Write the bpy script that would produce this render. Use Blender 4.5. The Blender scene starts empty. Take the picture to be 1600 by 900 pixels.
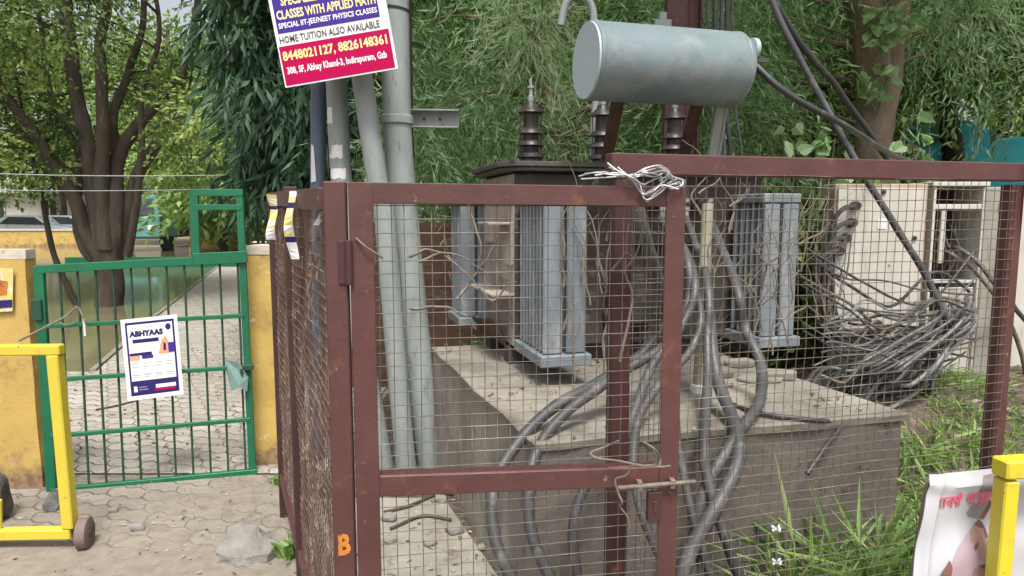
import bpy, bmesh, math, random
import numpy as np
from mathutils import Vector, Matrix, noise
random.seed(7); RNG = np.random.default_rng(11)
S = bpy.context.scene; COL = S.collection

# ---------------------------------------------------------------- camera
F = 1050.0; H = 1.45; HOR = 335.0
TH = math.atan((450-HOR)/F)
cam = bpy.data.cameras.new('camera'); co = bpy.data.objects.new('camera', cam); COL.objects.link(co)
co.location = (0, 0, H); co.rotation_euler = (math.pi/2-TH, 0, 0)
cam.sensor_width = 36; cam.lens = F/1600*36; cam.clip_start = .05; cam.clip_end = 600
S.camera = co
# ---------------------------------------------------------------- sky, sun, exposure
W = bpy.data.worlds.new("World"); S.world = W; W.use_nodes = True
nt = W.node_tree; bg = nt.nodes['Background']
sky = nt.nodes.new('ShaderNodeTexSky'); sky.sky_type = 'NISHITA'; sky.sun_disc = False
SUN_EL, SUN_AZ = 62, 172
sky.sun_elevation = math.radians(SUN_EL); sky.sun_rotation = math.radians(SUN_AZ)
sky.air_density = 1.0; sky.dust_density = 6.0; sky.ozone_density = 1.0
hs = nt.nodes.new('ShaderNodeHueSaturation'); hs.inputs['Saturation'].default_value = .3
nt.links.new(sky.outputs[0], hs.inputs['Color']); nt.links.new(hs.outputs[0], bg.inputs['Color'])
bg.inputs['Strength'].default_value = .13
sl = bpy.data.lights.new('sun', 'SUN'); sl.energy = 2.2; sl.angle = math.radians(14); sl.color = (1, .97, .92)
so = bpy.data.objects.new('sun', sl); COL.objects.link(so)
_a, _e = math.radians(SUN_AZ), math.radians(SUN_EL)
sd = Vector((math.sin(_a)*math.cos(_e), math.cos(_a)*math.cos(_e), math.sin(_e)))   # towards the sun
so.rotation_euler = sd.to_track_quat('Z', 'Y').to_euler()
S.view_settings.view_transform = 'Standard'; S.view_settings.look = 'None'
S.view_settings.exposure = 0.75; S.view_settings.gamma = 1.0
S.render.engine = 'CYCLES'
S.cycles.max_bounces = 6; S.cycles.diffuse_bounces = 3; S.cycles.transparent_max_bounces = 6

# ---------------------------------------------------------------- measuring helpers
cT, sT = math.cos(TH), math.sin(TH)
def ray(px, py):
    rx, ry = (px-800)/F, -(py-450)/F
    return Vector((rx, cT+ry*sT, -sT+ry*cT))
def at(px, py, Y):
    d = ray(px, py); return Vector((0, 0, H)) + d*(Y/d.y)
def gnd(px, py, z=0.0):
    d = ray(px, py); return Vector((0, 0, H)) + d*((z-H)/d.z)
def atz(px, Y, z):      # point on the column of picture x at depth Y and height z
    t = Y*cT-(z-H)*sT
    return Vector(((px-800)/F*t, Y, z))

# ---------------------------------------------------------------- mesh builder
class MB:
    def __init__(s): s.v = []; s.f = []; s.m = []; s.mi = 0
    def add(s, vs, fs):
        n = len(s.v); s.v.extend(Vector(p) for p in vs)
        for f in fs: s.f.append([n+i for i in f]); s.m.append(s.mi)
        return s
    def box(s, c, size, M=None):
        c = Vector(c); x, y, z = (d/2 for d in size)
        vs = [Vector((a*x, b*y, d*z)) for d in (-1, 1) for b in (-1, 1) for a in (-1, 1)]
        if M is not None: vs = [M @ v for v in vs]
        return s.add([c+v for v in vs], [(0,2,3,1),(4,5,7,6),(0,1,5,4),(2,6,7,3),(0,4,6,2),(1,3,7,5)])
    def bar(s, p, q, w, d, side):     # box from p to q: w along 'side', d across
        p, q = Vector(p), Vector(q); ax = (q-p).normalized()
        sx = Vector(side); sx = (sx-ax*sx.dot(ax)).normalized(); sy = ax.cross(sx)
        vs = [e+sx*(a*w/2)+sy*(b*d/2) for e in (p, q) for b in (-1, 1) for a in (-1, 1)]
        return s.add(vs, [(0,2,3,1),(4,5,7,6),(0,1,5,4),(2,6,7,3),(0,4,6,2),(1,3,7,5)])
    def prism(s, pts, off):           # polygon pushed along the vector off
        n = len(pts); off = Vector(off); pts = [Vector(p) for p in pts]
        fs = [tuple(reversed(range(n))), tuple(range(n, 2*n))]
        fs += [(i, (i+1) % n, n+(i+1) % n, n+i) for i in range(n)]
        return s.add(pts+[p+off for p in pts], fs)
    def poly(s, pts): return s.add(pts, [tuple(range(len(pts)))])
    def tube(s, pts, r, n=8, cap=True):
        pts = [Vector(p) for p in pts]; k = len(pts)
        if not hasattr(r, '__len__'): r = [r]*k
        t0 = (pts[1]-pts[0]).normalized()
        ref = Vector((0, 0, 1)) if abs(t0.z) < .9 else Vector((1, 0, 0))
        u = t0.cross(ref).normalized(); vs = []
        for i in range(k):
            t = (pts[min(i+1, k-1)]-pts[max(i-1, 0)]).normalized()
            u = (u-t*u.dot(t)).normalized(); w = t.cross(u)
            for j in range(n):
                a = 2*math.pi*j/n; vs.append(pts[i]+(u*math.cos(a)+w*math.sin(a))*r[i])
        fs = [(i*n+j, i*n+(j+1) % n, (i+1)*n+(j+1) % n, (i+1)*n+j) for i in range(k-1) for j in range(n)]
        if cap: fs += [tuple(reversed(range(n))), tuple((k-1)*n+j for j in range(n))]
        return s.add(vs, fs)
    def lathe(s, p, ax, prof, n=16):  # prof: (distance along ax, radius)
        ax = Vector(ax).normalized()
        return s.tube_rings([Vector(p)+ax*h for h, _ in prof], [r for _, r in prof], ax, n)
    def tube_rings(s, cs, rs, ax, n):
        ref = Vector((0, 0, 1)) if abs(ax.z) < .9 else Vector((1, 0, 0))
        u = ax.cross(ref).normalized(); w = ax.cross(u); vs = []
        for c, r in zip(cs, rs):
            for j in range(n):
                a = 2*math.pi*j/n; vs.append(c+(u*math.cos(a)+w*math.sin(a))*max(r, 1e-4))
        k = len(cs)
        fs = [(i*n+j, i*n+(j+1) % n, (i+1)*n+(j+1) % n, (i+1)*n+j) for i in range(k-1) for j in range(n)]
        fs += [tuple(reversed(range(n))), tuple((k-1)*n+j for j in range(n))]
        return s.add(vs, fs)
    def text(s, body, o, xd, yd, w=None, h=None, bold=0.0):
        c = bpy.data.curves.new('t', 'FONT'); c.body = body; c.resolution_u = 2; c.offset = bold
        ob = bpy.data.objects.new('t', c); COL.objects.link(ob)
        me = bpy.data.meshes.new_from_object(ob.evaluated_get(bpy.context.evaluated_depsgraph_get()))
        co_ = [v.co.copy() for v in me.vertices]; fs = [tuple(p.vertices) for p in me.polygons]
        bpy.data.objects.remove(ob); bpy.data.curves.remove(c); bpy.data.meshes.remove(me)
        if not co_: return s
        x0, x1 = min(v.x for v in co_), max(v.x for v in co_); y0, y1 = min(v.y for v in co_), max(v.y for v in co_)
        sx = w/(x1-x0) if w else h/(y1-y0); sy = h/(y1-y0) if h else sx
        o, xd, yd = Vector(o), Vector(xd), Vector(yd)
        return s.add([o+xd*((v.x-x0)*sx)+yd*((v.y-y0)*sy) for v in co_], fs)
    def build(s, name, mats, parent=None, origin=None, bevel=0, smooth=False, loc=None):
        if not isinstance(mats, (list, tuple)): mats = [mats]
        if parent is not None: origin = Vector(parent['_o'])
        o = Vector(origin) if origin is not None else Vector((0, 0, 0))
        me = bpy.data.meshes.new(name)
        me.from_pydata([tuple(v-o) for v in s.v], [], s.f)
        for m in mats: me.materials.append(m)
        me.polygons.foreach_set('material_index', s.m)
        bm = bmesh.new(); bm.from_mesh(me)
        if bevel:
            bmesh.ops.recalc_face_normals(bm, faces=bm.faces)
            es = [e for e in bm.edges if len(e.link_faces) == 2 and e.calc_face_angle(0) > .6]
            bmesh.ops.bevel(bm, geom=es, offset=bevel, segments=1, affect='EDGES', clamp_overlap=True)
        else: bmesh.ops.recalc_face_normals(bm, faces=bm.faces)
        bm.to_mesh(me); bm.free()
        if smooth:
            me.polygons.foreach_set('use_smooth', [True]*len(me.polygons))
            try: me.set_sharp_from_angle(angle=math.radians(40))
            except Exception: pass
        ob = bpy.data.objects.new(name, me); COL.objects.link(ob)
        if parent is not None: ob.parent = parent; ob['_o'] = list(parent['_o'])
        else: ob.location = o; ob['_o'] = list(o)
        return ob
def tag(o, label, cat, group=None, kind=None):
    if label: o['label'] = label
    if cat: o['category'] = cat
    if group: o['group'] = group
    if kind: o['kind'] = kind
    return o
def thing(name, origin, label, cat, group=None):
    e = bpy.data.objects.new(name, None); COL.objects.link(e); e.location = origin; e['_o'] = list(origin)
    e.empty_display_size = .1
    return tag(e, label, cat, group)
def smooth_path(pts, n=8):
    P = [Vector(p) for p in pts]; P = [P[0]*2-P[1]]+P+[P[-1]*2-P[-2]]; out = []
    for i in range(1, len(P)-2):
        a, b, c, d = P[i-1:i+3]
        for k in range(n):
            t = k/n
            out.append(.5*((2*b)+(c-a)*t+(2*a-5*b+4*c-d)*t*t+(3*b-a-3*c+d)*t**3))
    out.append(P[-2]); return out

# ---------------------------------------------------------------- materials
def N(nt, t, **k):
    n = nt.nodes.new(t)
    for a, v in k.items(): setattr(n, a, v)
    return n
def new_mat(name):
    m = bpy.data.materials.new(name); m.use_nodes = True
    return m, m.node_tree, m.node_tree.nodes['Principled BSDF']
def mixc(nt, fac, a, b):
    n = N(nt, 'ShaderNodeMix', data_type='RGBA')
    if isinstance(fac, (int, float)): n.inputs[0].default_value = fac
    else: nt.links.new(fac, n.inputs[0])
    for s_, x in ((6, a), (7, b)):
        if isinstance(x, tuple): n.inputs[s_].default_value = (*x, 1)
        else: nt.links.new(x, n.inputs[s_])
    return n.outputs[2]
def noise_fac(nt, vec, scale, lo, hi, detail=6, rough=.6):
    n = N(nt, 'ShaderNodeTexNoise'); n.inputs['Scale'].default_value = scale
    n.inputs['Detail'].default_value = detail; n.inputs['Roughness'].default_value = rough
    nt.links.new(vec, n.inputs['Vector'])
    r = N(nt, 'ShaderNodeMapRange'); r.inputs[1].default_value = lo; r.inputs[2].default_value = hi
    nt.links.new(n.outputs['Fac'], r.inputs[0]); return r.outputs[0]
def worn(name, c1, c2, scale=6, rough=.6, metal=0, spots=None, bump=.15, bscale=60, stretch=None, spots2=None):
    m, nt, b = new_mat(name); tc = N(nt, 'ShaderNodeTexCoord'); vec = tc.outputs['Object']
    if stretch:
        mp = N(nt, 'ShaderNodeMapping'); mp.inputs['Scale'].default_value = stretch
        nt.links.new(vec, mp.inputs['Vector']); vs = mp.outputs[0]
    else: vs = vec
    c = mixc(nt, noise_fac(nt, vs, scale, .35, .65), c1, c2)
    for sp in (spots, spots2):
        if sp:
            col, sc, lo, hi = sp
            c = mixc(nt, noise_fac(nt, vs, sc, lo, hi, 8, .7), c, col)
    nt.links.new(c, b.inputs['Base Color']); b.inputs['Metallic'].default_value = metal
    rr = noise_fac(nt, vec, scale*2, .2, .8)
    mr = N(nt, 'ShaderNodeMapRange'); nt.links.new(rr, mr.inputs[0])
    mr.inputs[3].default_value = max(0, rough-.12); mr.inputs[4].default_value = min(1, rough+.12)
    nt.links.new(mr.outputs[0], b.inputs['Roughness'])
    if bump:
        bn = N(nt, 'ShaderNodeBump'); bn.inputs['Strength'].default_value = bump; bn.inputs['Distance'].default_value = .01
        nn = N(nt, 'ShaderNodeTexNoise'); nn.inputs['Scale'].default_value = bscale; nn.inputs['Detail'].default_value = 6
        nt.links.new(vec, nn.inputs['Vector']); nt.links.new(nn.outputs['Fac'], bn.inputs['Height'])
        nt.links.new(bn.outputs[0], b.inputs['Normal'])
    return m
def leafmat(name, dark, mid, light, trans=.35, rough=.5):
    m, nt, b = new_mat(name)
    a = N(nt, 'ShaderNodeAttribute', attribute_name='var')
    cr = N(nt, 'ShaderNodeValToRGB'); e = cr.color_ramp.elements
    e[0].position = .05; e[0].color = (*dark, 1); e[1].position = .95; e[1].color = (*light, 1)
    k = e.new(.55); k.color = (*mid, 1)
    nt.links.new(a.outputs['Fac'], cr.inputs[0]); nt.links.new(cr.outputs[0], b.inputs['Base Color'])
    b.inputs['Roughness'].default_value = rough
    t = N(nt, 'ShaderNodeBsdfTranslucent'); mx = N(nt, 'ShaderNodeMixShader'); mx.inputs[0].default_value = trans
    hs_ = N(nt, 'ShaderNodeHueSaturation'); hs_.inputs['Value'].default_value = 1.5; hs_.inputs['Saturation'].default_value = 1.1
    nt.links.new(cr.outputs[0], hs_.inputs['Color']); nt.links.new(hs_.outputs[0], t.inputs['Color'])
    nt.links.new(b.outputs[0], mx.inputs[1]); nt.links.new(t.outputs[0], mx.inputs[2])
    nt.links.new(mx.outputs[0], nt.nodes['Material Output'].inputs['Surface'])
    return m
M = {}
RUST = (.16, .06, .03)
M['maroon'] = worn('maroon_paint', (.072, .027, .026), (.092, .035, .033), 9, .55, 0, (RUST, 14, .58, .7), .1, 90, None, ((.3, .22, .2), 26, .645, .7))
M['maroon_dark'] = worn('dark_maroon_paint', (.06, .021, .021), (.04, .016, .016), 7, .6, 0, (RUST, 16, .58, .7), .1, 90)
M['rustmesh'] = worn('rusty_wire', (.14, .115, .098), (.09, .065, .052), 18, .7, .2, ((.28, .24, .2), 9, .52, .66), 0)
M['rustmesh2'] = worn('maroon_wire', (.17, .105, .083), (.1, .05, .042), 12, .7, .1, ((.36, .29, .23), 14, .52, .66), 0)
M['galv'] = worn('galvanised_pole', (.3, .33, .325), (.23, .26, .255), 3, .6, .1, ((.38, .39, .38), 9, .56, .7), .15, 50, (3, 3, .6), ((.12, .105, .09), 14, .6, .72))
M['galvgreen'] = worn('pale_green_pole', (.29, .33, .315), (.22, .25, .24), 3, .65, 0, ((.17, .17, .155), 6, .54, .7), .15, 50, (3, 3, .7), ((.1, .085, .07), 15, .62, .72))
M['bluepole'] = worn('slate_blue_pole', (.09, .12, .17), (.06, .085, .12), 4, .6, 0, ((.2, .22, .25), 16, .65, .72), .1, 60)
M['radiator'] = worn('blue_grey_paint', (.19, .218, .238), (.13, .152, .17), 5, .55, 0, ((.3, .31, .305), 7, .52, .7), .08, 70, (2, 2, .7), ((.13, .1, .075), 11, .6, .72))
M['conserv'] = worn('tank_paint', (.2, .248, .263), (.125, .172, .19), 2.6, .5, .05, ((.29, .31, .3), 5, .5, .75), .08, 40, (1, 1, 1), ((.13, .1, .075), 9, .6, .74))
M['conserv_end'] = worn('pale_tank_end', (.38, .45, .485), (.34, .41, .445), 4, .5, 0, ((.42, .47, .5), 10, .6, .7), .05, 50)  # paler tone than the drum, for its end plate and gauge
M['tank_shaded'] = worn('shaded_dirty_tank', (.06, .05, .042), (.035, .03, .026), 5, .75, 0, ((.18, .16, .135), 9, .55, .7), .2, 60, None, ((.1, .05, .03), 14, .6, .72))  # base tone darkened for the shadow on the tank front; spots are grime, rust
M['tankend'] = worn('dusty_tank_end', (.38, .335, .29), (.25, .215, .185), 5, .8, 0, ((.08, .055, .042), 7, .56, .7), .2, 60, None, ((.32, .29, .26), 16, .6, .72))
M['oil'] = worn('oily_lid_metal', (.045, .04, .035), (.09, .08, .07), 8, .6, .2, ((.2, .18, .15), 14, .62, .74), .15, 60)
M['porcelain'] = worn('brown_porcelain', (.024, .018, .017), (.045, .036, .033), 6, .4, 0, ((.24, .2, .17), 12, .6, .75), .05, 50)
M['bracket'] = worn('rusty_bracket', (.09, .045, .03), (.05, .028, .02), 9, .75, 0, ((.2, .12, .07), 15, .6, .72), .2, 70)
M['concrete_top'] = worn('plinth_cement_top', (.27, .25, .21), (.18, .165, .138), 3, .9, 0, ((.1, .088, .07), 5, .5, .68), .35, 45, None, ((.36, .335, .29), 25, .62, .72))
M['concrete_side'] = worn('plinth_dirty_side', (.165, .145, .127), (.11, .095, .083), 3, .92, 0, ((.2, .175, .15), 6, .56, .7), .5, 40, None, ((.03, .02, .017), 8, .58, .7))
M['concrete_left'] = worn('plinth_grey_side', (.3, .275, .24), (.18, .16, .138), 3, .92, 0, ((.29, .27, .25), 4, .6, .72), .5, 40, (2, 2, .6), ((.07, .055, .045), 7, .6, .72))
M['yellow_wall'] = worn('ochre_plaster', (.52, .36, .1), (.42, .28, .08), 4, .85, 0, ((.26, .16, .07), 4, .56, .7), .25, 50, None, ((.62, .52, .36), 11, .6, .7))
def _foot(m):
    nt = m.node_tree; b = nt.nodes['Principled BSDF']; l = b.inputs['Base Color'].links[0]; src = l.from_socket
    v = N(nt, 'ShaderNodeTexCoord').outputs['Object']; sp = N(nt, 'ShaderNodeSeparateXYZ'); nt.links.new(v, sp.inputs[0])
    nz = noise_fac(nt, v, 5, .2, .8, 8, .7); a = N(nt, 'ShaderNodeMath', operation='MULTIPLY_ADD'); nt.links.new(nz, a.inputs[0]); a.inputs[1].default_value = -.62; nt.links.new(sp.outputs[2], a.inputs[2])
    mr = N(nt, 'ShaderNodeMapRange'); mr.inputs[1].default_value = -.12; mr.inputs[2].default_value = -.28; nt.links.new(a.outputs[0], mr.inputs[0])
    nt.links.new(mixc(nt, mr.outputs[0], src, mixc(nt, noise_fac(nt, v, 22, .4, .6), (.16, .1, .055), (.3, .2, .11))), b.inputs['Base Color'])
_foot(M['yellow_wall'])
M['wall_base'] = worn('grimy_plaster', (.36, .2, .07), (.22, .13, .06), 6, .9, 0, ((.12, .08, .05), 8, .5, .66), .4, 50)
M['wall_top'] = worn('pale_cement_cap', (.55, .5, .42), (.45, .4, .32), 5, .9, 0, ((.2, .17, .14), 8, .6, .7), .3, 50)
M['yellow'] = worn('yellow_enamel', (.6, .49, .05), (.53, .43, .045), 5, .4, 0, ((.4, .27, .07), 9, .6, .7), .05, 60, None, ((.14, .08, .045), 24, .64, .7))
M['yellow_bright'] = worn('bright_yellow_enamel', (.62, .53, .03), (.56, .47, .03), 5, .4, 0, ((.48, .36, .06), 10, .6, .72), .05, 60, None, ((.16, .09, .05), 30, .67, .72))
M['green'] = worn('green_enamel', (.008, .14, .066), (.006, .1, .046), 6, .42, 0, ((.03, .075, .05), 14, .62, .74), .05, 60)
M['green_dark'] = worn('dark_green_bar', (.012, .065, .036), (.018, .045, .028), 8, .55, 0, ((.12, .08, .05), 20, .64, .72), 0)
M['cable'] = worn('grey_cable_sheath', (.085, .085, .086), (.045, .045, .046), 5, .5, 0, ((.2, .19, .175), 8, .54, .72), .05, 60)
M['cable_pale'] = worn('pale_cable_sheath', (.2, .2, .2), (.12, .12, .122), 5, .5, 0, ((.3, .29, .27), 8, .54, .72), .05, 60)
M['cable_dark'] = worn('black_cable_sheath', (.035, .036, .038), (.06, .06, .06), 6, .45, 0, ((.2, .19, .17), 10, .58, .74), .05, 60)
M['alu'] = worn('bare_aluminium_wire', (.42, .43, .43), (.3, .31, .32), 20, .45, .4, None, 0)
M['vine'] = worn('dry_vine', (.2, .17, .135), (.12, .1, .077), 12, .9, 0, None, .2, 60)
M['pipe'] = worn('olive_pipe', (.33, .31, .23), (.25, .23, .17), 5, .6, 0, ((.16, .14, .1), 9, .6, .72), .05, 50)
M['cream'] = worn('cream_cabinet_paint', (.55, .53, .47), (.46, .44, .385), 3, .6, 0, ((.3, .25, .19), 5, .56, .72), .05, 50, (3, 3, .6), ((.2, .11, .06), 13, .66, .74))
M['cream_worn'] = worn('stained_cabinet_side', (.42, .34, .25), (.3, .22, .15), 4, .75, 0, ((.16, .085, .05), 6, .5, .62), .1, 50)
M['black'] = worn('black_plastic', (.02, .02, .02), (.035, .035, .035), 10, .5, 0, None, 0)
M['darkin'] = worn('dark_interior', (.05, .04, .035), (.03, .025, .022), 6, .8, 0, ((.14, .1, .08), 14, .6, .72), .1, 50)
M['white'] = worn('white_print', (.78, .78, .78), (.72, .72, .73), 3, .5, 0, None, 0)
M['paper'] = worn('dirty_paper', (.7, .7, .68), (.6, .6, .58), 10, .8, 0, ((.4, .38, .35), 16, .62, .72), 0)
M['purple'] = worn('purple_print', (.06, .035, .27), (.05, .03, .22), 4, .5, 0, None, 0)
M['navy'] = worn('navy_print', (.035, .025, .13), (.03, .02, .11), 4, .6, 0, None, 0)
M['magenta'] = worn('magenta_print', (.42, .002, .06), (.38, .003, .085), 3, .45, 0, None, 0)
M['cream_ink'] = worn('cream_ink', (.8, .72, .5), (.8, .74, .55), 4, .5, 0, None, 0)
M['yellow_ink'] = worn('yellow_ink', (.8, .66, .25), (.8, .7, .35), 4, .5, 0, None, 0)
M['ink'] = worn('dark_ink', (.05, .05, .05), (.08, .08, .08), 6, .6, 0, None, 0)
M['greyink'] = worn('grey_ink', (.35, .35, .38), (.45, .45, .48), 20, .6, 0, None, 0)
M['orange'] = worn('orange_paint', (.55, .2, .03), (.42, .14, .025), 10, .6, 0, ((.12, .045, .035), 45, .52, .6), 0)
M['peach'] = worn('peach_print', (.7, .36, .2), (.6, .3, .17), 8, .6, 0, None, 0)
M['vinyl'] = worn('white_vinyl', (.44, .44, .46), (.38, .38, .41), 3, .45, 0, ((.5, .48, .47), 5, .62, .75), .1, 12)
M['skin'] = worn('skin_print', (.34, .19, .165), (.27, .15, .13), 5, .5, 0, ((.4, .27, .25), 4, .5, .7), 0)
M['skin_pale'] = worn('pale_skin_print', (.38, .29, .33), (.33, .25, .29), 5, .5, 0, None, 0)
M['skin_dark'] = worn('dark_skin_print', (.17, .08, .065), (.13, .06, .05), 8, .5, 0, None, 0)
M['skin_mid'] = worn('warm_skin_print', (.36, .23, .2), (.3, .19, .165), 6, .5, 0, None, 0)
M['brown_print'] = worn('brown_print', (.13, .055, .04), (.2, .09, .07), 8, .5, 0, None, 0)
M['grey_print'] = worn('grey_print', (.24, .21, .22), (.18, .16, .17), 8, .5, 0, None, 0)
M['red_ink'] = worn('red_ink', (.66, .1, .17), (.6, .09, .15), 8, .5, 0, None, 0)
M['rock'] = worn('broken_concrete', (.26, .245, .22), (.17, .16, .143), 6, .9, 0, ((.36, .34, .31), 5, .54, .68), .6, 35)
M['stone'] = worn('dark_stone', (.09, .085, .08), (.06, .055, .05), 6, .9, 0, None, .5, 40)
M['rubber'] = worn('dusty_rubber', (.13, .09, .085), (.18, .13, .12), 8, .8, 0, None, .1, 60)
M['bark'] = worn('grey_brown_bark', (.085, .066, .05), (.045, .034, .027), 4, .95, 0, ((.15, .13, .11), 6, .58, .72), .9, 22, (2, 2, .5))
M['bark_pale'] = worn('tan_bark', (.27, .205, .15), (.15, .11, .082), 4, .95, 0, ((.36, .31, .25), 6, .58, .72), .9, 22, (2, 2, .5))
M['bark_dark'] = worn('dark_bark', (.055, .042, .033), (.03, .024, .02), 4, .95, 0, None, .8, 22, (2, 2, .5))
M['teal'] = worn('turquoise_sheet', (.03, .52, .6), (.02, .42, .5), 2, .6, 0, ((.3, .62, .66), 6, .6, .72), .1, 20)
M['brickwall'] = worn('dark_brick_wall', (.14, .075, .05), (.08, .05, .038), 6, .95, 0, ((.22, .19, .16), 8, .58, .7), .6, 25, (1, 1, 3))
M['house'] = worn('pale_render', (.55, .53, .48), (.45, .43, .4), .6, .9, 0, ((.3, .28, .25), 1.2, .6, .75), .1, 5)
M['house2'] = worn('buff_render', (.5, .4, .28), (.42, .34, .24), .6, .9, 0, None, .1, 5)
M['glass'] = worn('dark_window_glass', (.03, .04, .045), (.05, .06, .065), 2, .1, 0, None, 0)
M['carpaint'] = worn('silver_car_paint', (.5, .53, .58), (.46, .5, .55), 2, .3, .3, None, 0)
M['tealpaint'] = worn('teal_truck_paint', (.1, .3, .27), (.08, .24, .22), 2, .5, 0, ((.2, .26, .24), 5, .6, .7), 0)
M['canvas'] = worn('drab_canvas', (.16, .14, .1), (.11, .1, .07), 2, .9, 0, None, 0)
M['tyre'] = worn('tyre_rubber', (.02, .02, .02), (.03, .03, .03), 8, .8, 0, None, 0)
M['clear'] = worn('clear_bottle_plastic', (.6, .63, .66), (.5, .53, .56), 8, .15, 0, None, 0)
_b = M['clear'].node_tree.nodes['Principled BSDF']; _b.inputs['Transmission Weight'].default_value = .85; _b.inputs['Roughness'].default_value = .1
for k_ in ('magenta', 'purple', 'navy'): M[k_].node_tree.nodes['Principled BSDF'].inputs['Specular IOR Level'].default_value = .12
M['tape'] = worn('yellow_tape', (.62, .52, .12), (.55, .46, .2), 14, .6, 0, ((.62, .6, .55), 22, .52, .6), 0, 30, None, ((.4, .05, .12), 26, .66, .7))
M['dirty_blue'] = worn('faded_cloth', (.12, .22, .2), (.2, .3, .28), 12, .8, 0, ((.4, .45, .44), 20, .56, .66), 0)

# leaves
L1 = leafmat('lime_leaf', (.05, .095, .028), (.15, .23, .062), (.36, .44, .15), .46, .6)
L2 = leafmat('dark_hanging_leaf', (.018, .05, .022), (.04, .095, .045), (.1, .175, .1), .25, .65)
L3 = leafmat('feathery_leaf', (.09, .18, .07), (.3, .45, .22), (.58, .68, .46), .5, .6)
L4 = leafmat('heart_leaf', (.12, .22, .09), (.22, .35, .15), (.38, .5, .26), .35)
L5 = leafmat('deep_green_leaf', (.045, .09, .028), (.14, .24, .065), (.33, .45, .14), .42, .6)
L6 = leafmat('far_leaf', (.11, .19, .05), (.2, .3, .085), (.32, .42, .15), .4, .6)
GR = leafmat('grass_blade', (.08, .16, .035), (.2, .34, .08), (.38, .48, .17), .4)
DRY = leafmat('dry_litter', (.1, .07, .045), (.24, .18, .12), (.42, .36, .27), .1, .9)

class LV:
    def __init__(s): s.b = []; s.t = []; s.l = []; s.r = []; s.var = []
    def add(s, P, D, L, Wd, var, fold=.25, mid=.42):
        n = len(P); R = RNG.normal(size=(n, 3)); D = D/np.linalg.norm(D, axis=1, keepdims=True)
        sd_ = np.cross(D, R); sd_ /= np.linalg.norm(sd_, axis=1, keepdims=True)+1e-9
        up = np.cross(sd_, D); L = np.asarray(L).reshape(-1, 1)*np.ones((n, 1)); Wd = np.asarray(Wd).reshape(-1, 1)*np.ones((n, 1))
        m_ = P+D*L*mid+up*Wd*fold
        s.b.append(P); s.t.append(P+D*L); s.l.append(m_+sd_*Wd/2); s.r.append(m_-sd_*Wd/2); s.var.append(np.clip(var, 0, 1))
    def build(s, name, mat, parent=None, origin=None):
        o = np.array(parent['_o'] if parent is not None else (origin if origin is not None else (0, 0, 0)))
        b, t, l, r = (np.concatenate(x) for x in (s.b, s.t, s.l, s.r)); n = len(b)
        V = np.stack([b, l, t, r], 1).reshape(-1, 3)-o
        I = np.arange(n)*4
        T = np.stack([I, I+2, I+1, I, I+3, I+2], 1).reshape(-1)
        me = bpy.data.meshes.new(name); me.vertices.add(4*n); me.vertices.foreach_set('co', V.astype(np.float32).ravel())
        me.loops.add(6*n); me.loops.foreach_set('vertex_index', T.astype(np.int32))
        me.polygons.add(2*n); me.polygons.foreach_set('loop_start', (np.arange(2*n)*3).astype(np.int32))
        a = me.attributes.new('var', 'FLOAT', 'FACE'); a.data.foreach_set('value', np.repeat(np.concatenate(s.var), 2).astype(np.float32))
        me.materials.append(mat); me.update(calc_edges=True)
        ob = bpy.data.objects.new(name, me); COL.objects.link(ob)
        if parent is not None: ob.parent = parent; ob['_o'] = list(parent['_o'])
        else: ob.location = [float(q) for q in o]; ob['_o'] = [float(q) for q in o]
        return ob
def _heart(s, name, mat, parent):
    o = np.array(parent['_o']); b, t, l, r_ = (np.concatenate(x) for x in (s.b, s.t, s.l, s.r)); vs = []; fs = []; va = []
    for B_, T_, L_, R_, v in zip(b, t, l, r_, np.concatenate(s.var)):
        ax = T_-B_; m_ = (L_+R_)/2; hw = (L_-R_)/2; up = m_-(B_+ax*.36); n0 = len(vs)
        for a, w in ((0.06, 0), (-.06, .5), (.06, .85), (.3, 1), (.55, .78), (.8, .32), (1, 0)):
            c_ = B_+ax*a
            if w == 0: vs.append(c_-o)
            else: vs.append(c_+hw*w+up*w-o); vs.append(c_-hw*w+up*w-o)
        mid = len(vs); vs.append(B_+ax*.45-o)
        L_i = [n0, n0+1, n0+3, n0+5, n0+7, n0+9, n0+11]; R_i = [n0, n0+2, n0+4, n0+6, n0+8, n0+10, n0+11]
        fs.append(L_i+[mid]); fs.append(list(reversed(R_i))+[mid]); va += [v, v]
    me = bpy.data.meshes.new(name); me.from_pydata([tuple(map(float, q)) for q in vs], [], fs)
    a = me.attributes.new('var', 'FLOAT', 'FACE'); a.data.foreach_set('value', np.array(va, np.float32)); me.materials.append(mat)
    ob = bpy.data.objects.new(name, me); COL.objects.link(ob); ob.parent = parent; ob['_o'] = list(parent['_o']); return ob
LV.heart = _heart
def clump(lv, c, r, nspr, k, L, Wd, droop=.2, spread=1.0, lenf=.5, flat=.8):
    c = np.array(c); cv = RNG.uniform(-.45, .4)
    d = RNG.normal(size=(nspr, 3)); d /= np.linalg.norm(d, axis=1, keepdims=True)
    rad = RNG.uniform(.25, 1, size=(nspr, 1))**.6
    p0 = c+d*rad*r*np.array([1, 1, flat])
    out = d*spread+RNG.normal(size=(nspr, 3))*.5; out[:, 2] -= droop
    out /= np.linalg.norm(out, axis=1, keepdims=True)
    for j in range(k):
        t = (j+.5)/k*lenf*r
        P = p0+out*t+np.array([0, 0, -1])*droop*t*t/max(r, .1)*.6
        D = out+RNG.normal(size=(nspr, 3))*.55; D[:, 2] -= droop*.8
        s = RNG.uniform(.65, 1.25, size=nspr)
        lv.add(P, D, L*s, Wd*s, np.clip(.5+cv+RNG.normal(size=nspr)*.2, 0, 1))
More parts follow.
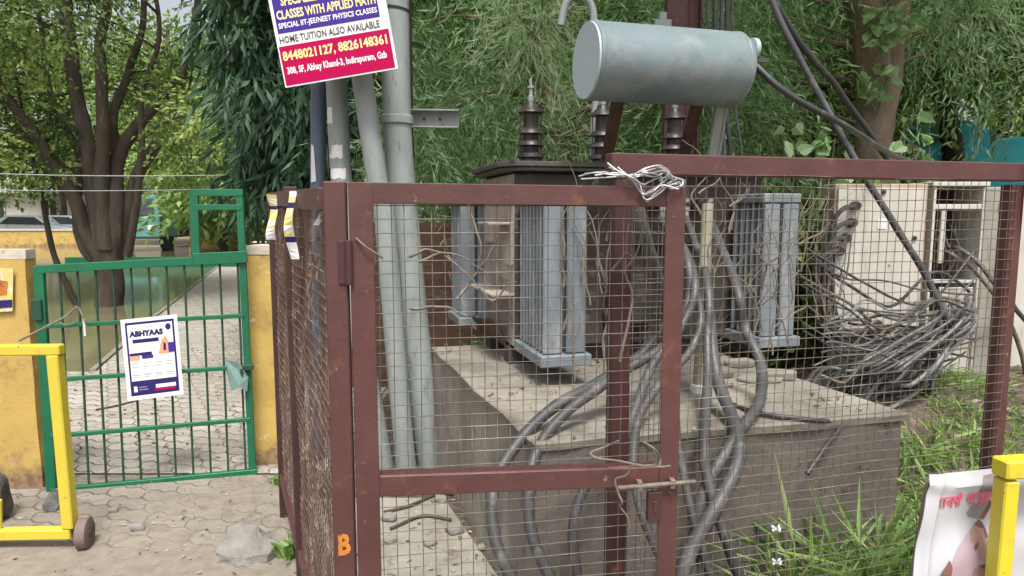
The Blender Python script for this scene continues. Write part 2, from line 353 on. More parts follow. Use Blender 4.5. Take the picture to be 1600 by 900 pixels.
def tree(name, label, base, limbs, clumps, bark, leaf, L, Wd, nspr=60, k=6, droop=.2, lenf=.6, group=None, cat='tree', spread=1.0, twig=.012):
    base = Vector(base); th = thing(name, base, label, cat, group); mb = MB(); sk = []
    for pts, r0, r1 in limbs:
        sp = smooth_path(pts, 6); n = len(sp)
        sp = [p+Vector((noise.noise(p*1.7), noise.noise(p*1.7+Vector((9, 0, 0))), 0))*.05*min(1, r0*6) for p in sp]
        mb.tube(sp, [(r0+(r1-r0)*(i/(n-1)))*(1+.12*noise.noise(p*5)) for i, p in enumerate(sp)], 9)
        sk += sp
    lv = LV()
    for c, r in clumps:
        c = Vector(c); q = min(sk, key=lambda p: (p-c).length+max(0, p.z-c.z)*.7)
        if (q-c).length > .1:
            m_ = (q+c)/2+Vector((random.uniform(-.1, .1), random.uniform(-.1, .1), .12))*(q-c).length
            mb.tube(smooth_path([q, m_, c], 4), [twig*(1.9-1.4*i/8) for i in range(9)], 5)
        clump(lv, c, r, nspr, k, L, Wd, droop, spread, lenf)
    mb.build('trunk', bark, th, smooth=True)
    lv.build('crown', leaf, th)
    return th
def clumps_px(n, xr, yr, Yr, r, keep=None):
    out = []
    while len(out) < n:
        px, py, Y = random.uniform(*xr), random.uniform(*yr), random.uniform(*Yr)
        if keep and not keep(px, py): continue
        out.append((at(px, py, Y), random.uniform(*r)))
    return out

# ================================================================ SETTING
def ground_mat():
    m, nt, b = new_mat('sandy_dirt'); v = N(nt, 'ShaderNodeTexCoord').outputs['Object']
    c = mixc(nt, noise_fac(nt, v, 1.2, .35, .65), (.255, .21, .16), (.19, .155, .12))
    c = mixc(nt, noise_fac(nt, v, 9, .5, .72, 8, .75), c, (.36, .3, .235))
    c = mixc(nt, noise_fac(nt, v, 26, .6, .7, 8, .8), c, (.1, .075, .055))
    nt.links.new(c, b.inputs['Base Color']); b.inputs['Roughness'].default_value = .95
    bn = N(nt, 'ShaderNodeBump'); bn.inputs['Strength'].default_value = .6; bn.inputs['Distance'].default_value = .02
    nt.links.new(noise_fac(nt, v, 25, 0, 1, 10, .7), bn.inputs['Height']); nt.links.new(bn.outputs[0], b.inputs['Normal'])
    return m
def soil_mat():
    m, nt, b = new_mat('leafy_soil'); v = N(nt, 'ShaderNodeTexCoord').outputs['Object']
    c = mixc(nt, noise_fac(nt, v, 3, .35, .65), (.12, .09, .065), (.07, .052, .04))
    c = mixc(nt, noise_fac(nt, v, 18, .52, .68, 8, .75), c, (.27, .22, .16))
    nt.links.new(c, b.inputs['Base Color']); b.inputs['Roughness'].default_value = .95
    bn = N(nt, 'ShaderNodeBump'); bn.inputs['Strength'].default_value = .8; bn.inputs['Distance'].default_value = .03
    nt.links.new(noise_fac(nt, v, 22, 0, 1, 10, .7), bn.inputs['Height']); nt.links.new(bn.outputs[0], b.inputs['Normal'])
    return m
def paver_mat(name, c1, c2, sand, lo, hi, near=None):
    m, nt, b = new_mat(name); v = N(nt, 'ShaderNodeTexCoord').outputs['Object']
    mp = N(nt, 'ShaderNodeMapping'); mp.inputs['Rotation'].default_value = (0, 0, math.radians(14)); nt.links.new(v, mp.inputs['Vector'])
    sx = N(nt, 'ShaderNodeSeparateXYZ'); nt.links.new(mp.outputs[0], sx.inputs[0])
    def mt(op, a, b_):
        n = N(nt, 'ShaderNodeMath', operation=op)
        for i, x in enumerate((a, b_)):
            if x is None: continue
            if isinstance(x, (int, float)): n.inputs[i].default_value = x
            else: nt.links.new(x, n.inputs[i])
        return n.outputs[0]
    zx = mt('MULTIPLY', mt('PINGPONG', sx.outputs[1], .055), .55); zy = mt('MULTIPLY', mt('PINGPONG', sx.outputs[0], .055), .45)
    cb = N(nt, 'ShaderNodeCombineXYZ'); nt.links.new(mt('ADD', sx.outputs[0], zx), cb.inputs[0]); nt.links.new(mt('ADD', sx.outputs[1], zy), cb.inputs[1])
    br = N(nt, 'ShaderNodeTexBrick'); nt.links.new(cb.outputs[0], br.inputs['Vector'])
    br.inputs['Scale'].default_value = 1; br.inputs['Brick Width'].default_value = .22; br.inputs['Row Height'].default_value = .11
    br.inputs['Mortar Size'].default_value = .006; br.inputs['Mortar Smooth'].default_value = .4
    br.inputs['Color1'].default_value = (*c1, 1); br.inputs['Color2'].default_value = (*c2, 1); br.inputs['Mortar'].default_value = (.09, .07, .052, 1)
    c = mixc(nt, noise_fac(nt, v, 14, .5, .75, 8, .75), br.outputs['Color'], tuple(x*.72 for x in c2))
    sm = noise_fac(nt, v, 1.1, lo, hi, 8, .65)
    if near:
        so_ = N(nt, 'ShaderNodeSeparateXYZ'); nt.links.new(v, so_.inputs[0])
        q_ = mt('ADD', so_.outputs[1], mt('MULTIPLY', noise_fac(nt, v, 2.2, .2, .8, 6, .7), .5))
        mr_ = N(nt, 'ShaderNodeMapRange'); mr_.inputs[1].default_value = near+.14; mr_.inputs[2].default_value = near-.1; nt.links.new(q_, mr_.inputs[0]); sm = mt('MAXIMUM', sm, mr_.outputs[0])
    c = mixc(nt, sm, c, mixc(nt, noise_fac(nt, v, 14, .4, .65), sand, tuple(x*.75 for x in sand)))
    c = mixc(nt, noise_fac(nt, v, 24, .58, .66, 8, .8), c, (.1, .078, .058)); c = mixc(nt, noise_fac(nt, v, 19, .64, .68, 8, .8), c, (.58, .55, .48))
    nt.links.new(c, b.inputs['Base Color']); b.inputs['Roughness'].default_value = .92
    inv = mt('SUBTRACT', 1.0, br.outputs['Fac']); h = mt('ADD', mt('MULTIPLY', inv, mt('SUBTRACT', 1.0, sm)), mt('MULTIPLY', noise_fac(nt, v, 30, 0, 1, 8, .7), .6))
    bn = N(nt, 'ShaderNodeBump'); bn.inputs['Strength'].default_value = .8; bn.inputs['Distance'].default_value = .012
    nt.links.new(h, bn.inputs['Height']); nt.links.new(bn.outputs[0], b.inputs['Normal'])
    return m
def sheet(name, poly, z, mat, kind='structure'):
    return tag(MB().poly([(p[0], p[1], z) for p in poly]).build(name, mat), None, None, None, kind)
MG = ground_mat(); MS = soil_mat()
MP = paver_mat('zigzag_pavers', (.43, .4, .345), (.31, .285, .245), (.35, .31, .25), .46, .66)
MF = paver_mat('dusty_pavers', (.31, .28, .24), (.22, .195, .165), (.25, .215, .17), .4, .62, 3.12)
sheet('ground', [(-300, -40), (300, -40), (300, 400), (-300, 400)], 0, MG)
shore = [gnd(140, 583), gnd(235, 500), gnd(335, 420), gnd(372, 396), gnd(388, 386)]
sheet('path', [(-2.2, 3.62), (-1.05, 3.62), (-1.05, 40)]+[(p.x, p.y) for p in reversed(shore)]+[(-6.5, 6.3), (-6.5, 3.62)], .012, MP)
sheet('pavement', [(-5.5, 1.6), (-.5, 1.6)]+[(-1.1, 3.35), (-1.3, 3.615), (-5.5, 3.615)], .006, MF)
mw, nt_, b_ = new_mat('murky_water'); v_ = N(nt_, 'ShaderNodeTexCoord').outputs['Object']
nt_.links.new(mixc(nt_, noise_fac(nt_, v_, .8, .35, .65), (.2, .18, .105), (.15, .135, .075)), b_.inputs['Base Color'])
b_.inputs['Roughness'].default_value = .09; b_.inputs['Specular IOR Level'].default_value = .6
bn_ = N(nt_, 'ShaderNodeBump'); bn_.inputs['Strength'].default_value = .06
nt_.links.new(noise_fac(nt_, v_, 3, 0, 1, 3), bn_.inputs['Height']); nt_.links.new(bn_.outputs[0], b_.inputs['Normal'])
sheet('water', [(p.x-.003, p.y) for p in shore]+[(-30, 30), (-30, 6.0), (-8, 6.0)], .008, mw)
sheet('soil_bed', [(-.3, 1.2), (2.4, 1.5), (12, 2.0), (12, 14), (-1.0, 14), (-1.02, 3.4)], .004, MS)
MC = worn('broken_concrete_floor', (.3, .285, .24), (.2, .187, .155), 4, .92, 0, ((.12, .1, .08), 9, .56, .66), .9, 16, None, ((.4, .385, .34), 20, .6, .7))
sheet('concrete_floor', [(-.36, 1.45), (.1, 1.5), (.12, 2.1), (-.35, 3.3), (-1.0, 3.3)], .009, MC)

def kerb():
    mb = MB(); pts = [Vector((p.x, p.y, 0)) for p in shore]
    for a, b in zip(pts, pts[1:]):
        n = Vector((b.y-a.y, a.x-b.x, 0)).normalized()*.05
        mb.prism([a, b, b+n, a+n], (0, 0, .035))
    tag(mb.build('kerb', M['concrete_top']), None, None, None, 'structure')
kerb()

def sstep(a, b, x): t = max(0, min(1, (x-a)/(b-a))); return t*t*(3-2*t)
def hmound(x, y): return .50*sstep(2.7, 3.75, y)*sstep(1.45, 2.0, x)*(1-sstep(4.9, 5.4, y))*(1-sstep(5.5, 7, x))+.03*noise.noise(Vector((x*4, y*4, 0)))*sstep(2.6, 3, y)-.012
mb = MB(); nx_, ny_ = 80, 60
mb.add([Vector((1.3+6*i/nx_, 2.5+3.1*j/ny_, hmound(1.3+6*i/nx_, 2.5+3.1*j/ny_)+.012*noise.noise(Vector((i*.9, j*.9, 4))))) for j in range(ny_+1) for i in range(nx_+1)],
       [(j*(nx_+1)+i, j*(nx_+1)+i+1, (j+1)*(nx_+1)+i+1, (j+1)*(nx_+1)+i) for j in range(ny_) for i in range(nx_)])
tag(mb.build('earth_bank', MS, smooth=True), None, None, None, 'structure')

# ---------------------------------------------------------------- enclosure planes
class Plane:
    def __init__(s, p, q):
        s.O = Vector((p[0], p[1], 0)); d = Vector((q[0]-p[0], q[1]-p[1], 0)); s.L = d.length; s.U = d.normalized()
        s.N = Vector((s.U.y, -s.U.x, 0))
        if s.N.y > 0 and abs(s.N.y) > .5: s.N = -s.N
    def P(s, u, z, d=0): return s.O+s.U*u+s.N*d+Vector((0, 0, z))
def wires(mb, pl, u0, u1, z0, z1, sp, r, d=0, wob=.004, seed=0, slope=0.0):
    def q(u, z):
        w = noise.noise(Vector((u*4, z*4, seed)))*wob*2.2
        return pl.P(u+noise.noise(Vector((u*9, z*3, seed+5)))*wob, z+slope*(u-u0)+noise.noise(Vector((u*3, z*9, seed+9)))*wob, d+w)
    nv = max(1, round((u1-u0)/sp)); nh = max(1, round((z1-z0)/sp))
    for i in range(nv+1):
        u = u0+(u1-u0)*i/nv; k = max(2, int((z1-z0)/.09)); j = random.uniform(-.0015, .0015)
        mb.tube([q(u+j, z0+(z1-z0)*t/k) for t in range(k+1)], r, 4, False)
    for i in range(nh+1):
        z = z0+(z1-z0)*i/nh; k = max(2, int((u1-u0)/.09)); j = random.uniform(-.0015, .0015)
        mb.tube([q(u0+(u1-u0)*t/k, z+j)+pl.N*r*1.6 for t in range(k+1)], r, 4, False)
    return mb

# ---------------------------------------------------------------- hinged gate and corner post
A = atz(532, 1.42, 1.1); zA = at(535, 283, 1.40).z
pA = thing('corner_post', (A.x, A.y, 0), 'maroon corner post with an orange letter B painted near its foot', 'fence post')
G = Plane(atz(552, 1.415, 1.1), atz(1061, 1.54, 1.1))
mb = MB(); mb.box((A.x, A.y, zA/2), (.046, .046, zA), Matrix.Rotation(math.atan2(G.U.y, G.U.x), 3, 'Z')); mb.build('post', M['maroon'], pA, bevel=.003)
pf = Plane((A.x-G.U.x*.023-G.U.y*-.0, A.y-G.U.y*.023), (A.x+G.U.x*.023, A.y+G.U.y*.023))
mb = MB(); zb = at(545, 850, 1.4).z
mb.text('B', pf.P(.010, zb-.024, .0240), pf.U, (0, 0, 1), .027, .05, .045); mb.build('painted_mark', M['orange'], pA)
for dz in (0, -.9):
    zh = at(545, 410, 1.4).z+dz
    mb = MB(); mb.box(pf.P(.037, zh, .026), (.02, .003, .09), Matrix.Rotation(math.atan2(G.U.y, G.U.x), 3, 'Z'))
    mb.tube([pf.P(.049, zh-.046, .031), pf.P(.049, zh+.046, .031)], .0085, 10); mb.build('hinge', M['maroon_dark'], pA, bevel=.001)

gt = thing('wire_mesh_gate', G.P(0, 0), 'low maroon framed wire mesh gate standing next to the orange B corner post', 'gate')
zt = zA-.002; ztr = at(1045, 292, 1.53).z
zm0 = at(590, 758, 1.42).z; zm1 = at(1040, 742, 1.53).z
def Lbar(mb, p, q, wdir, w, n, t=.005, fl=.036):
    # an angle iron: a face plate and a flange running back
    mb.bar(p, q, w, t, wdir)
    p2, q2 = Vector(p), Vector(q); wd = Vector(wdir).normalized()
    mb.bar(p2-n*(fl/2+t/2)+wd*(w/2-t/2), q2-n*(fl/2+t/2)+wd*(w/2-t/2), t, fl, wd)
mb = MB(); Lbar(mb, G.P(.0255, .05, .012), G.P(.0255, zt, .012), -G.U, .05, G.N); mb.build('stile', M['maroon'], gt, bevel=.0015)
mb = MB(); Lbar(mb, G.P(G.L-.024, .05, .012), G.P(G.L-.024, ztr, .012), G.U, .047, G.N); mb.build('stile', M['maroon'], gt, bevel=.0015)
for za, zb_, w in ((zt-.022, ztr-.022, .044), (zm0, zm1, .046), (.075, .075, .05)):
    mb = MB(); Lbar(mb, G.P(.051, za, .0105), G.P(G.L-.048, zb_, .0105), (0, 0, 1), w, G.N); mb.build('rail', M['maroon'], gt, bevel=.0015)
mb = wires(MB(), G, .03, G.L-.03, .06, zt-.02, .0288, .00095, .003, .0022, 3); mb.build('wire_mesh', M['rustmesh'], gt)
mb = MB(); mb.tube([G.P(G.L-.155, zm1-.013, .03), G.P(G.L+.035, zm1-.011, .03)], .0055, 8); mb.box(G.P(G.L-.1, zm1-.013, .024), (.012, .02, .022)); mb.box(G.P(G.L-.02, zm1-.013, .024), (.012, .02, .022))
mb.build('latch_bolt', M['rustmesh'], gt, bevel=.001)
mb = MB(); q0 = G.P(G.L-.062, zm1-.067, .022)
Rz = Matrix.Rotation(math.atan2(G.U.y, G.U.x), 3, 'Z')
mb.box(q0, (.034, .012, .072), Rz); mb.mi = 1; mb.box(q0+G.N*.0068, (.009, .003, .03), Rz); mb.build('lock_plate', [M['maroon_dark'], M['black']], gt, bevel=.002)

# ---------------------------------------------------------------- right panel
zR = at(960, 240, 1.66).z
R = Plane(atz(956, 1.66, 1.55), atz(1592, 2.02, 1.55))
rp = thing('mesh_fence_panel', R.P(0, 0), 'wide maroon mesh fence panel with a rusty flecked top rail above the feeder cabinets', 'fence panel')
for u in (.026, R.L-.022):
    mb = MB(); mb.box(R.P(u, zR/2-.03, 0), (.048, .04, zR-.06), Matrix.Rotation(math.atan2(R.U.y, R.U.x), 3, 'Z')); mb.build('post', M['maroon'] if u > .5 else M['maroon_dark'], rp, bevel=.003)
mb = MB(); mb.bar(R.P(-.012, zR-.026, .004), R.P(R.L+.004, zR-.024, .004), .052, .046, (0, 0, 1)); mb.build('rail', M['maroon'], rp, bevel=.003)
mb = MB(); mb.bar(R.P(.05, .08, .004), R.P(R.L-.045, .08, .004), .045, .04, (0, 0, 1)); mb.build('rail', M['maroon_dark'], rp, bevel=.003)
mb = wires(MB(), R, .045, R.L-.035, .09, zR-.05, .0285, .0011, .024, .006, 21); mb.build('wire_mesh', M['rustmesh'], rp)
mb = MB(); pl_ = R
def plate(u0, z0, u1, z1, d, mi): mb.mi = mi; mb.prism([pl_.P(u0, z0, d), pl_.P(u1, z0, d), pl_.P(u1, z1, d), pl_.P(u0, z1, d)], pl_.N*.0012)
u0 = R.L-.014; zs0, zs1 = at(1590, 345, 2.0).z, at(1590, 250, 2.0).z
plate(u0, zs0, u0+.12, zs1, .05, 0); plate(u0+.003, zs0+.012, u0+.117, zs0+.035, .0516, 1); plate(u0+.003, zs0+.045, u0+.117, zs0+.062, .0516, 2); plate(u0+.003, zs0+.001, u0+.117, zs0+.009, .0516, 3)
tag(mb.build('notice_plate', [M['orange'], M['tape'], M['maroon'], M['white']], None, R.P(R.L, zs0)), 'orange and yellow notice plate fixed to the far end of the wide mesh panel', 'notice')

# ---------------------------------------------------------------- left panel, seen almost edge on
B = atz(430, 3.12, 1.2); Lp = Plane((A.x-.02, A.y+.035), (B.x, B.y)); Lp.N = Vector((-abs(Lp.U.y), Lp.U.x if Lp.U.y > 0 else -Lp.U.x, 0))
lpan = thing('mesh_fence_panel', Lp.P(0, 0), 'long maroon mesh side panel running back from the corner post towards the right yellow pillar', 'fence panel')
zl0 = at(508, 298, 1.5).z; zl1 = at(424, 301, 3.1).z
for u in (Lp.L-.02, Lp.L*.52):
    mb = MB(); mb.box(Lp.P(u, zl1/2, 0), (.04, .045, zl1-.01), Matrix.Rotation(math.atan2(Lp.U.y, Lp.U.x), 3, 'Z')); mb.build('post', M['maroon_dark'], lpan, bevel=.003)
mb = MB(); mb.bar(Lp.P(0, zl0-.02, .012), Lp.P(Lp.L, zl1-.026, .012), .05, .03, (0, 0, 1)); mb.build('rail', M['maroon'], lpan, bevel=.002)
mb = MB(); mb.bar(Lp.P(0, .26, .008), Lp.P(Lp.L, .2, .008), .045, .02, (0, 0, 1)); mb.build('rail', M['maroon'], lpan, bevel=.002)
mb = wires(MB(), Lp, .01, Lp.L-.03, .24, zl0-.03, .031, .0016, .0, .007, 40); mb.build('wire_mesh', M['rustmesh2'], lpan)
for i, (px, y0, y1, lab) in enumerate(((447, 304, 374, 'short yellow paper strip hanging over the side panel rail near its far end'), (481, 299, 404, 'longer yellow and white paper strip hanging over the side panel rail near the corner post'))):
    # depth of the strip on the panel at that picture column
    best = min((abs((Lp.P(u_, 1.3).x/Lp.P(u_, 1.3).y)*F/1.0-(px-800)), u_) for u_ in [Lp.L*k/200 for k in range(201)])[1]
    Yb = Lp.P(best, 0).y; za, zb_ = at(px, y0, Yb).z, at(px, y1, Yb).z
    mb = MB(); n = 12; w = 13*Yb/F; X0 = Lp.P(best, 0).x; ph = i*2.0
    def sp(k, side):
        t = k/n; return Vector((X0-.022-w/2+side*w/2+.006*math.sin(t*5+ph), Yb-.03+.012*math.sin(t*6+ph+side*.7), za+(zb_-za)*t))
    for k in range(n): mb.mi = (0, 1, 0, 2, 0, 0)[(k+i) % 6] if k < n-3 else 1; mb.prism([sp(k, -1), sp(k, 1), sp(k+1, 1), sp(k+1, -1)], (0, .0009, 0))
    tag(mb.build('paper_strip', [M['tape'], M['paper'], M['navy']], None, Lp.P(best, za)), lab, 'paper strip')
mb = MB(); Y_ = 1.62; mb.prism([at(499, 300, Y_), at(508, 296, Y_), at(510, 335, Y_), at(498, 352, Y_-.02), at(489, 352, Y_), at(501, 330, Y_)], (0, .006, 0))
tag(mb.build('plastic_scrap', M['paper'], None, at(503, 300, Y_)), 'pale torn plastic scrap caught on the side panel beside the corner post', 'plastic scrap')

# ---------------------------------------------------------------- twisted wire ties
random.seed(3)
def tie(label, c, n, spread, Yc, r, mat, seed):
    rr = random.Random(seed); mb = MB()
    for k in range(n):
        pts = []
        for px, py in spread[k]: pts.append(at(px+rr.uniform(-1, 1), py+rr.uniform(-1, 1), Yc+rr.uniform(-.02, .02)))
        mb.tube(smooth_path(pts, 5), r, 6)
    tag(mb.build('wire_tie', mat, None, at(*c, Yc)), label, 'wire tie')
tie('bright twisted aluminium wire tying the gate top to the wide panel', (985, 275), 10, [
    [(905, 275), (930, 270), (960, 273), (990, 272), (1010, 268), (1035, 262), (1045, 272), (1030, 282)],
    [(908, 280), (940, 278), (975, 276), (1000, 274), (1022, 276), (1036, 270)],
    [(950, 255), (965, 266), (988, 278), (1000, 296), (1010, 312), (1030, 302), (1045, 290), (1062, 284)],
    [(990, 275), (1012, 270), (1034, 276), (1032, 288), (1016, 296), (1008, 304)],
    [(985, 276), (1008, 264), (1032, 260), (1042, 272), (1068, 282), (1068, 290), (1050, 296), (1046, 290), (1064, 286)],
    [(952, 262), (975, 274), (1000, 290), (1012, 306), (1022, 300), (1034, 290), (1060, 296)],
    [(930, 274), (960, 270), (985, 276), (1004, 288), (1014, 284), (1030, 278), (1052, 280)],
    [(965, 262), (988, 282), (1009, 313), (1016, 309), (1042, 288), (1062, 280), (1066, 288), (1054, 294)], [(990, 273), (1020, 262), (1040, 266), (1046, 274), (1020, 298), (1006, 303), (1000, 288), (992, 276)], [(912, 271), (945, 269), (968, 276), (992, 276), (1018, 270), (1038, 266), (1050, 276)]], 1.5, .0020, M['alu'], 1)
tie('loose pale wire twisted round the gate latch, its tail hanging down', (980, 720), 3, [
    [(965, 688), (945, 698), (922, 708), (935, 716), (965, 720), (1000, 726), (1030, 730), (1048, 728)],
    [(1006, 690), (1022, 702), (1032, 718), (1028, 730)],
    [(985, 728), (978, 742), (962, 748), (966, 768), (972, 784), (968, 792), (980, 806), (984, 824)]], 1.47, .0024, M['vine'], 2)
mb = MB(); mb.tube(smooth_path([at(556, 372, 1.4), at(572, 386, 1.395), at(588, 396, 1.4), at(598, 404, 1.41)], 5), .0022, 6)
tag(mb.build('wire_tie', M['vine'], None, at(572, 386, 1.4)), 'short bent wire stub poking from the gate beside its upper hinge', 'wire tie')

# ================================================================ PLINTH
PZ = .70
c1, c2, c3 = gnd(836, 692, PZ), gnd(1416, 645, PZ), gnd(674, 542, PZ); c4 = c2+(c3-c1)
pt = thing('concrete_plinth', (c1.x, c1.y, 0), 'weathered concrete plinth with a stained cement top under the transformer', 'plinth')
mb = MB()
def noisy_slab(poly, z0, z1, seed, amp):
    # walls and top subdivided and roughened
    n = len(poly); ring = []
    for i in range(n):
        a, b = Vector(poly[i]), Vector(poly[(i+1) % n])
        k = 14
        for t in range(k): ring.append(a+(b-a)*t/k)
    cen = sum(ring, Vector())/len(ring); zs = [z0+(z1-z0)*t/8 for t in range(9)]
    return ring, cen, zs
ring, cen, zs = noisy_slab([(c1.x, c1.y, 0), (c2.x, c2.y, 0), (c4.x, c4.y, 0), (c3.x, c3.y, 0)], 0, PZ-.028, 1, .012)
vs = []; k = len(ring)
for z in zs:
    for p in ring:
        d = (p-cen).normalized(); nn = noise.noise(Vector((p.x*3, p.y*3, z*3)))*.014+noise.noise(Vector((p.x*11, p.y*11, z*11)))*.006
        vs.append(Vector((p.x, p.y, z))+d*(nn-.012))
mb2 = MB()
for side in range(4):
    fs = []
    for r_ in range(8):
        for j in range(side*14, side*14+14): fs.append((r_*k+j, r_*k+(j+1) % k, (r_+1)*k+(j+1) % k, (r_+1)*k+j))
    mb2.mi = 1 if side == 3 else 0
    n0 = len(mb2.v)
    mb2.add(vs, fs)
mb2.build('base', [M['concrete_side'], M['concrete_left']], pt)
vs = []; fs = []
for z, off in ((PZ-.03, 0), (PZ-.006, .004), (PZ, -.004)):
    for p in ring:
        d = (p-cen).normalized(); nn = noise.noise(Vector((p.x*4, p.y*4, 7)))*.014+noise.noise(Vector((p.x*17, p.y*17, 7)))*.014
        vs.append(Vector((p.x, p.y, z))+d*(nn+off))
for r_ in range(2):
    for j in range(k): fs.append((r_*k+j, r_*k+(j+1) % k, (r_+1)*k+(j+1) % k, (r_+1)*k+j))
fs.append(tuple(2*k+j for j in range(k))); fs.append(tuple(reversed(range(k))))
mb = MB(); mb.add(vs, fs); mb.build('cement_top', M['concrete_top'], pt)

# ================================================================ TRANSFORMER
TA = math.radians(15.5); TU = Vector((math.cos(TA), math.sin(TA), 0)); TV = Vector((-math.sin(TA), math.cos(TA), 0))
T0 = atz(850, 2.84, .9); T0.z = 0; TM = Matrix.Rotation(TA, 3, 'Z')
def TP(u, v, z): return T0+TU*u+TV*v+Vector((0, 0, z))
tr = thing('transformer', TP(.7, .75, PZ), 'old blue grey oil transformer with finned radiators on the concrete plinth', 'transformer')
def tb(mb, u0, u1, v0, v1, z0, z1): return mb.box(TP((u0+u1)/2, (v0+v1)/2, (z0+z1)/2), (u1-u0, v1-v0, z1-z0), TM)
mb = MB(); tb(mb, 0, 1.38, .45, 1.1, .785, 1.655); mb.build('tank', M['tank_shaded'], tr, bevel=.012)
mb = MB(); tb(mb, -.0065, -.0005, .465, 1.085, .80, 1.645); mb.build('end_plate', M['tankend'], tr, bevel=.001)
mb = MB()
for v in (.55, .95): tb(mb, -.02, 1.40, v-.045, v+.045, PZ+.002, .783)
mb.build('base_channel', M['tank_shaded'], tr, bevel=.004)
mb = MB(); tb(mb, -.012, -.001, .52, 1.0, 1.12, 1.20); tb(mb, -.13, -.001, .47, .72, 1.40, 1.412); tb(mb, -.02, -.001, .47, .60, 1.20, 1.40); tb(mb, -.12, -.001, .46, .98, 1.05, 1.062); tb(mb, -.03, -.001, .8, 1.0, 1.3, 1.6); mb.build('stiffener', M['tankend'], tr, bevel=.002)
# slanting jacking brackets at the tank's left end
mb = MB(); mb.prism([TP(-.03, .5, .785), TP(-.03, 1.0, .785), TP(-.10, 1.0, .86), TP(-.10, .5, .93)], (0, 0, .012)); mb.build('jacking_plate', M['bracket'], tr, bevel=.002)
# lid with rounded corners
def rrect(u0, u1, v0, v1, r, z, n=6):
    out = []
    for cu, cv, a0 in ((u1-r, v1-r, 0), (u0+r, v1-r, 90), (u0+r, v0+r, 180), (u1-r, v0+r, 270)):
        for i in range(n+1):
            a = math.radians(a0+90*i/n); out.append(TP(cu+r*math.cos(a), cv+r*math.sin(a), z))
    return out
mb = MB(); mb.prism(rrect(-.07, 1.45, .38, 1.17, .13, 1.657), (0, 0, .018)); mb.prism(rrect(-.085, 1.465, .365, 1.185, .14, 1.6765), (0, 0, .024))
lid = mb.build('tank_lid', M['oil'], tr, bevel=.003)
for u, v in [(-.03+i*.16, .40) for i in range(10)]+[(-.05, .46+i*.15) for i in range(5)]:
    mb = MB(); mb.lathe(TP(u, v, 1.6985), (0, 0, 1), [(0, .012), (.012, .012), (.0125, .006), (.024, .006)], 6); mb.build('bolt', M['oil'], lid)
def radiator(u0, v0, v1, cols, nf, name='radiator'):
    mb = MB(); w = .088; gap = .018; wt = cols*w+(cols-1)*gap
    front = v0 < .4
    tb(mb, u0-.02, u0+wt+.02, min(v0, v1)-.03, max(v0, v1)-.0, .795, .845); r0 = mb.build(name, M['radiator'], tr, bevel=.004)
    mb = MB(); tb(mb, u0-.008, u0+wt+.008, min(v0, v1)-.008, max(v0, v1), 1.505, 1.552); mb.build('header', M['radiator'], r0, bevel=.006)
    for c in range(cols):
        uu = u0+c*(w+gap); mb = MB()
        for k in range(nf):
            vv = v0+(v1-v0)*(k+.15)/nf; t = .022 if k == 0 else .012
            tb(mb, uu, uu+w, vv-t/2, vv+t/2, .8465, 1.5035)
        mb.build('fin_column', M['radiator'], r0, bevel=.006)
    mb = MB()
    up_ = max(u0+wt/2, .045)
    for z in (.9, 1.45): mb.tube([TP(up_, v1 if front else v0+.05, z), TP(up_, .46 if front else 1.09, z)], .03, 10)
    mb.build('oil_pipe', M['radiator'], r0, smooth=True)
radiator(0, .012, .41, 2, 8)
radiator(1.165, .13, .41, 2, 6)
radiator(-.13, 1.17, 1.5, 2, 7)
radiator(1.10, 1.17, 1.5, 2, 7)
# HV bushings
for u in (.229, .66, 1.117):
    p = TP(u, .95, 1.70)
    mb = MB(); mb.lathe(p, (0, 0, 1), [(0, .085), (.02, .085), (.022, .06), (.06, .055)], 18); bs = mb.build('bushing', M['oil'], tr, smooth=True)
    pr = [(.06, .05), (.065, .078), (.085, .073), (.1, .046), (.125, .046), (.13, .076), (.148, .07), (.165, .044), (.19, .044), (.195, .072), (.212, .066), (.23, .041), (.305, .04), (.31, .072), (.325, .064), (.352, .034), (.37, .03)]
    mb = MB(); mb.lathe(p, (0, 0, 1), pr, 20); mb.build('insulator', M['porcelain'], bs, smooth=True)
    mb = MB(); mb.lathe(p, (0, 0, 1), [(.37, .018), (.4, .02), (.405, .011), (.44, .011), (.443, .02), (.455, .02), (.458, .008), (.5, .006)], 10); mb.build('terminal', M['galv'], bs, smooth=True)
    for sgn in (-1, 1):
        mb = MB(); q = p+TU*(.062*sgn); mb.tube([q+Vector((0, 0, .06)), q+Vector((0, 0, .31))], .004, 6); mb.build('arcing_rod', M['oil'], bs)
# conservator
ce = at(918, 95, 3.0); cr_ = .166; cl = .725
mb = MB(); mb.lathe(ce, TU, [(0, cr_-.002), (.002, cr_), (cl-.012, cr_), (cl+.012, cr_*.93), (cl+.025, cr_*.7), (cl+.03, .01)], 48); cons = mb.build('conservator', M['conserv'], tr, smooth=True)
for q_ in (.012, cl-.02):
    mb = MB(); mb.lathe(ce+TU*q_, TU, [(0, cr_+.0005), (.003, cr_+.003), (.007, cr_+.003), (.01, cr_+.0005)], 48); mb.build('weld_seam', M['conserv'], cons, smooth=True)
mb = MB(); mb.lathe(ce-TU*.010, TU, [(0, .0), (.0, cr_-.006), (.009, cr_-.004)], 48); mb.build('end_plate', M['conserv_end'], cons)
gp = ce+TU*(cl+.02)+Vector((0, 0, .10))
mb = MB(); mb.lathe(gp, TU, [(0, .03), (.06, .03), (.062, .05), (.085, .05), (.088, .04)], 20); mb.build('oil_gauge', M['conserv_end'], cons, smooth=True)
mb = MB(); mb.bar(gp+TU*.06+Vector((0, -.02, -.055)), gp+TU*.15+Vector((0, -.02, -.05)), .02, .016, (0, 0, 1)); mb.build('gauge_bracket', M['oil'], cons)
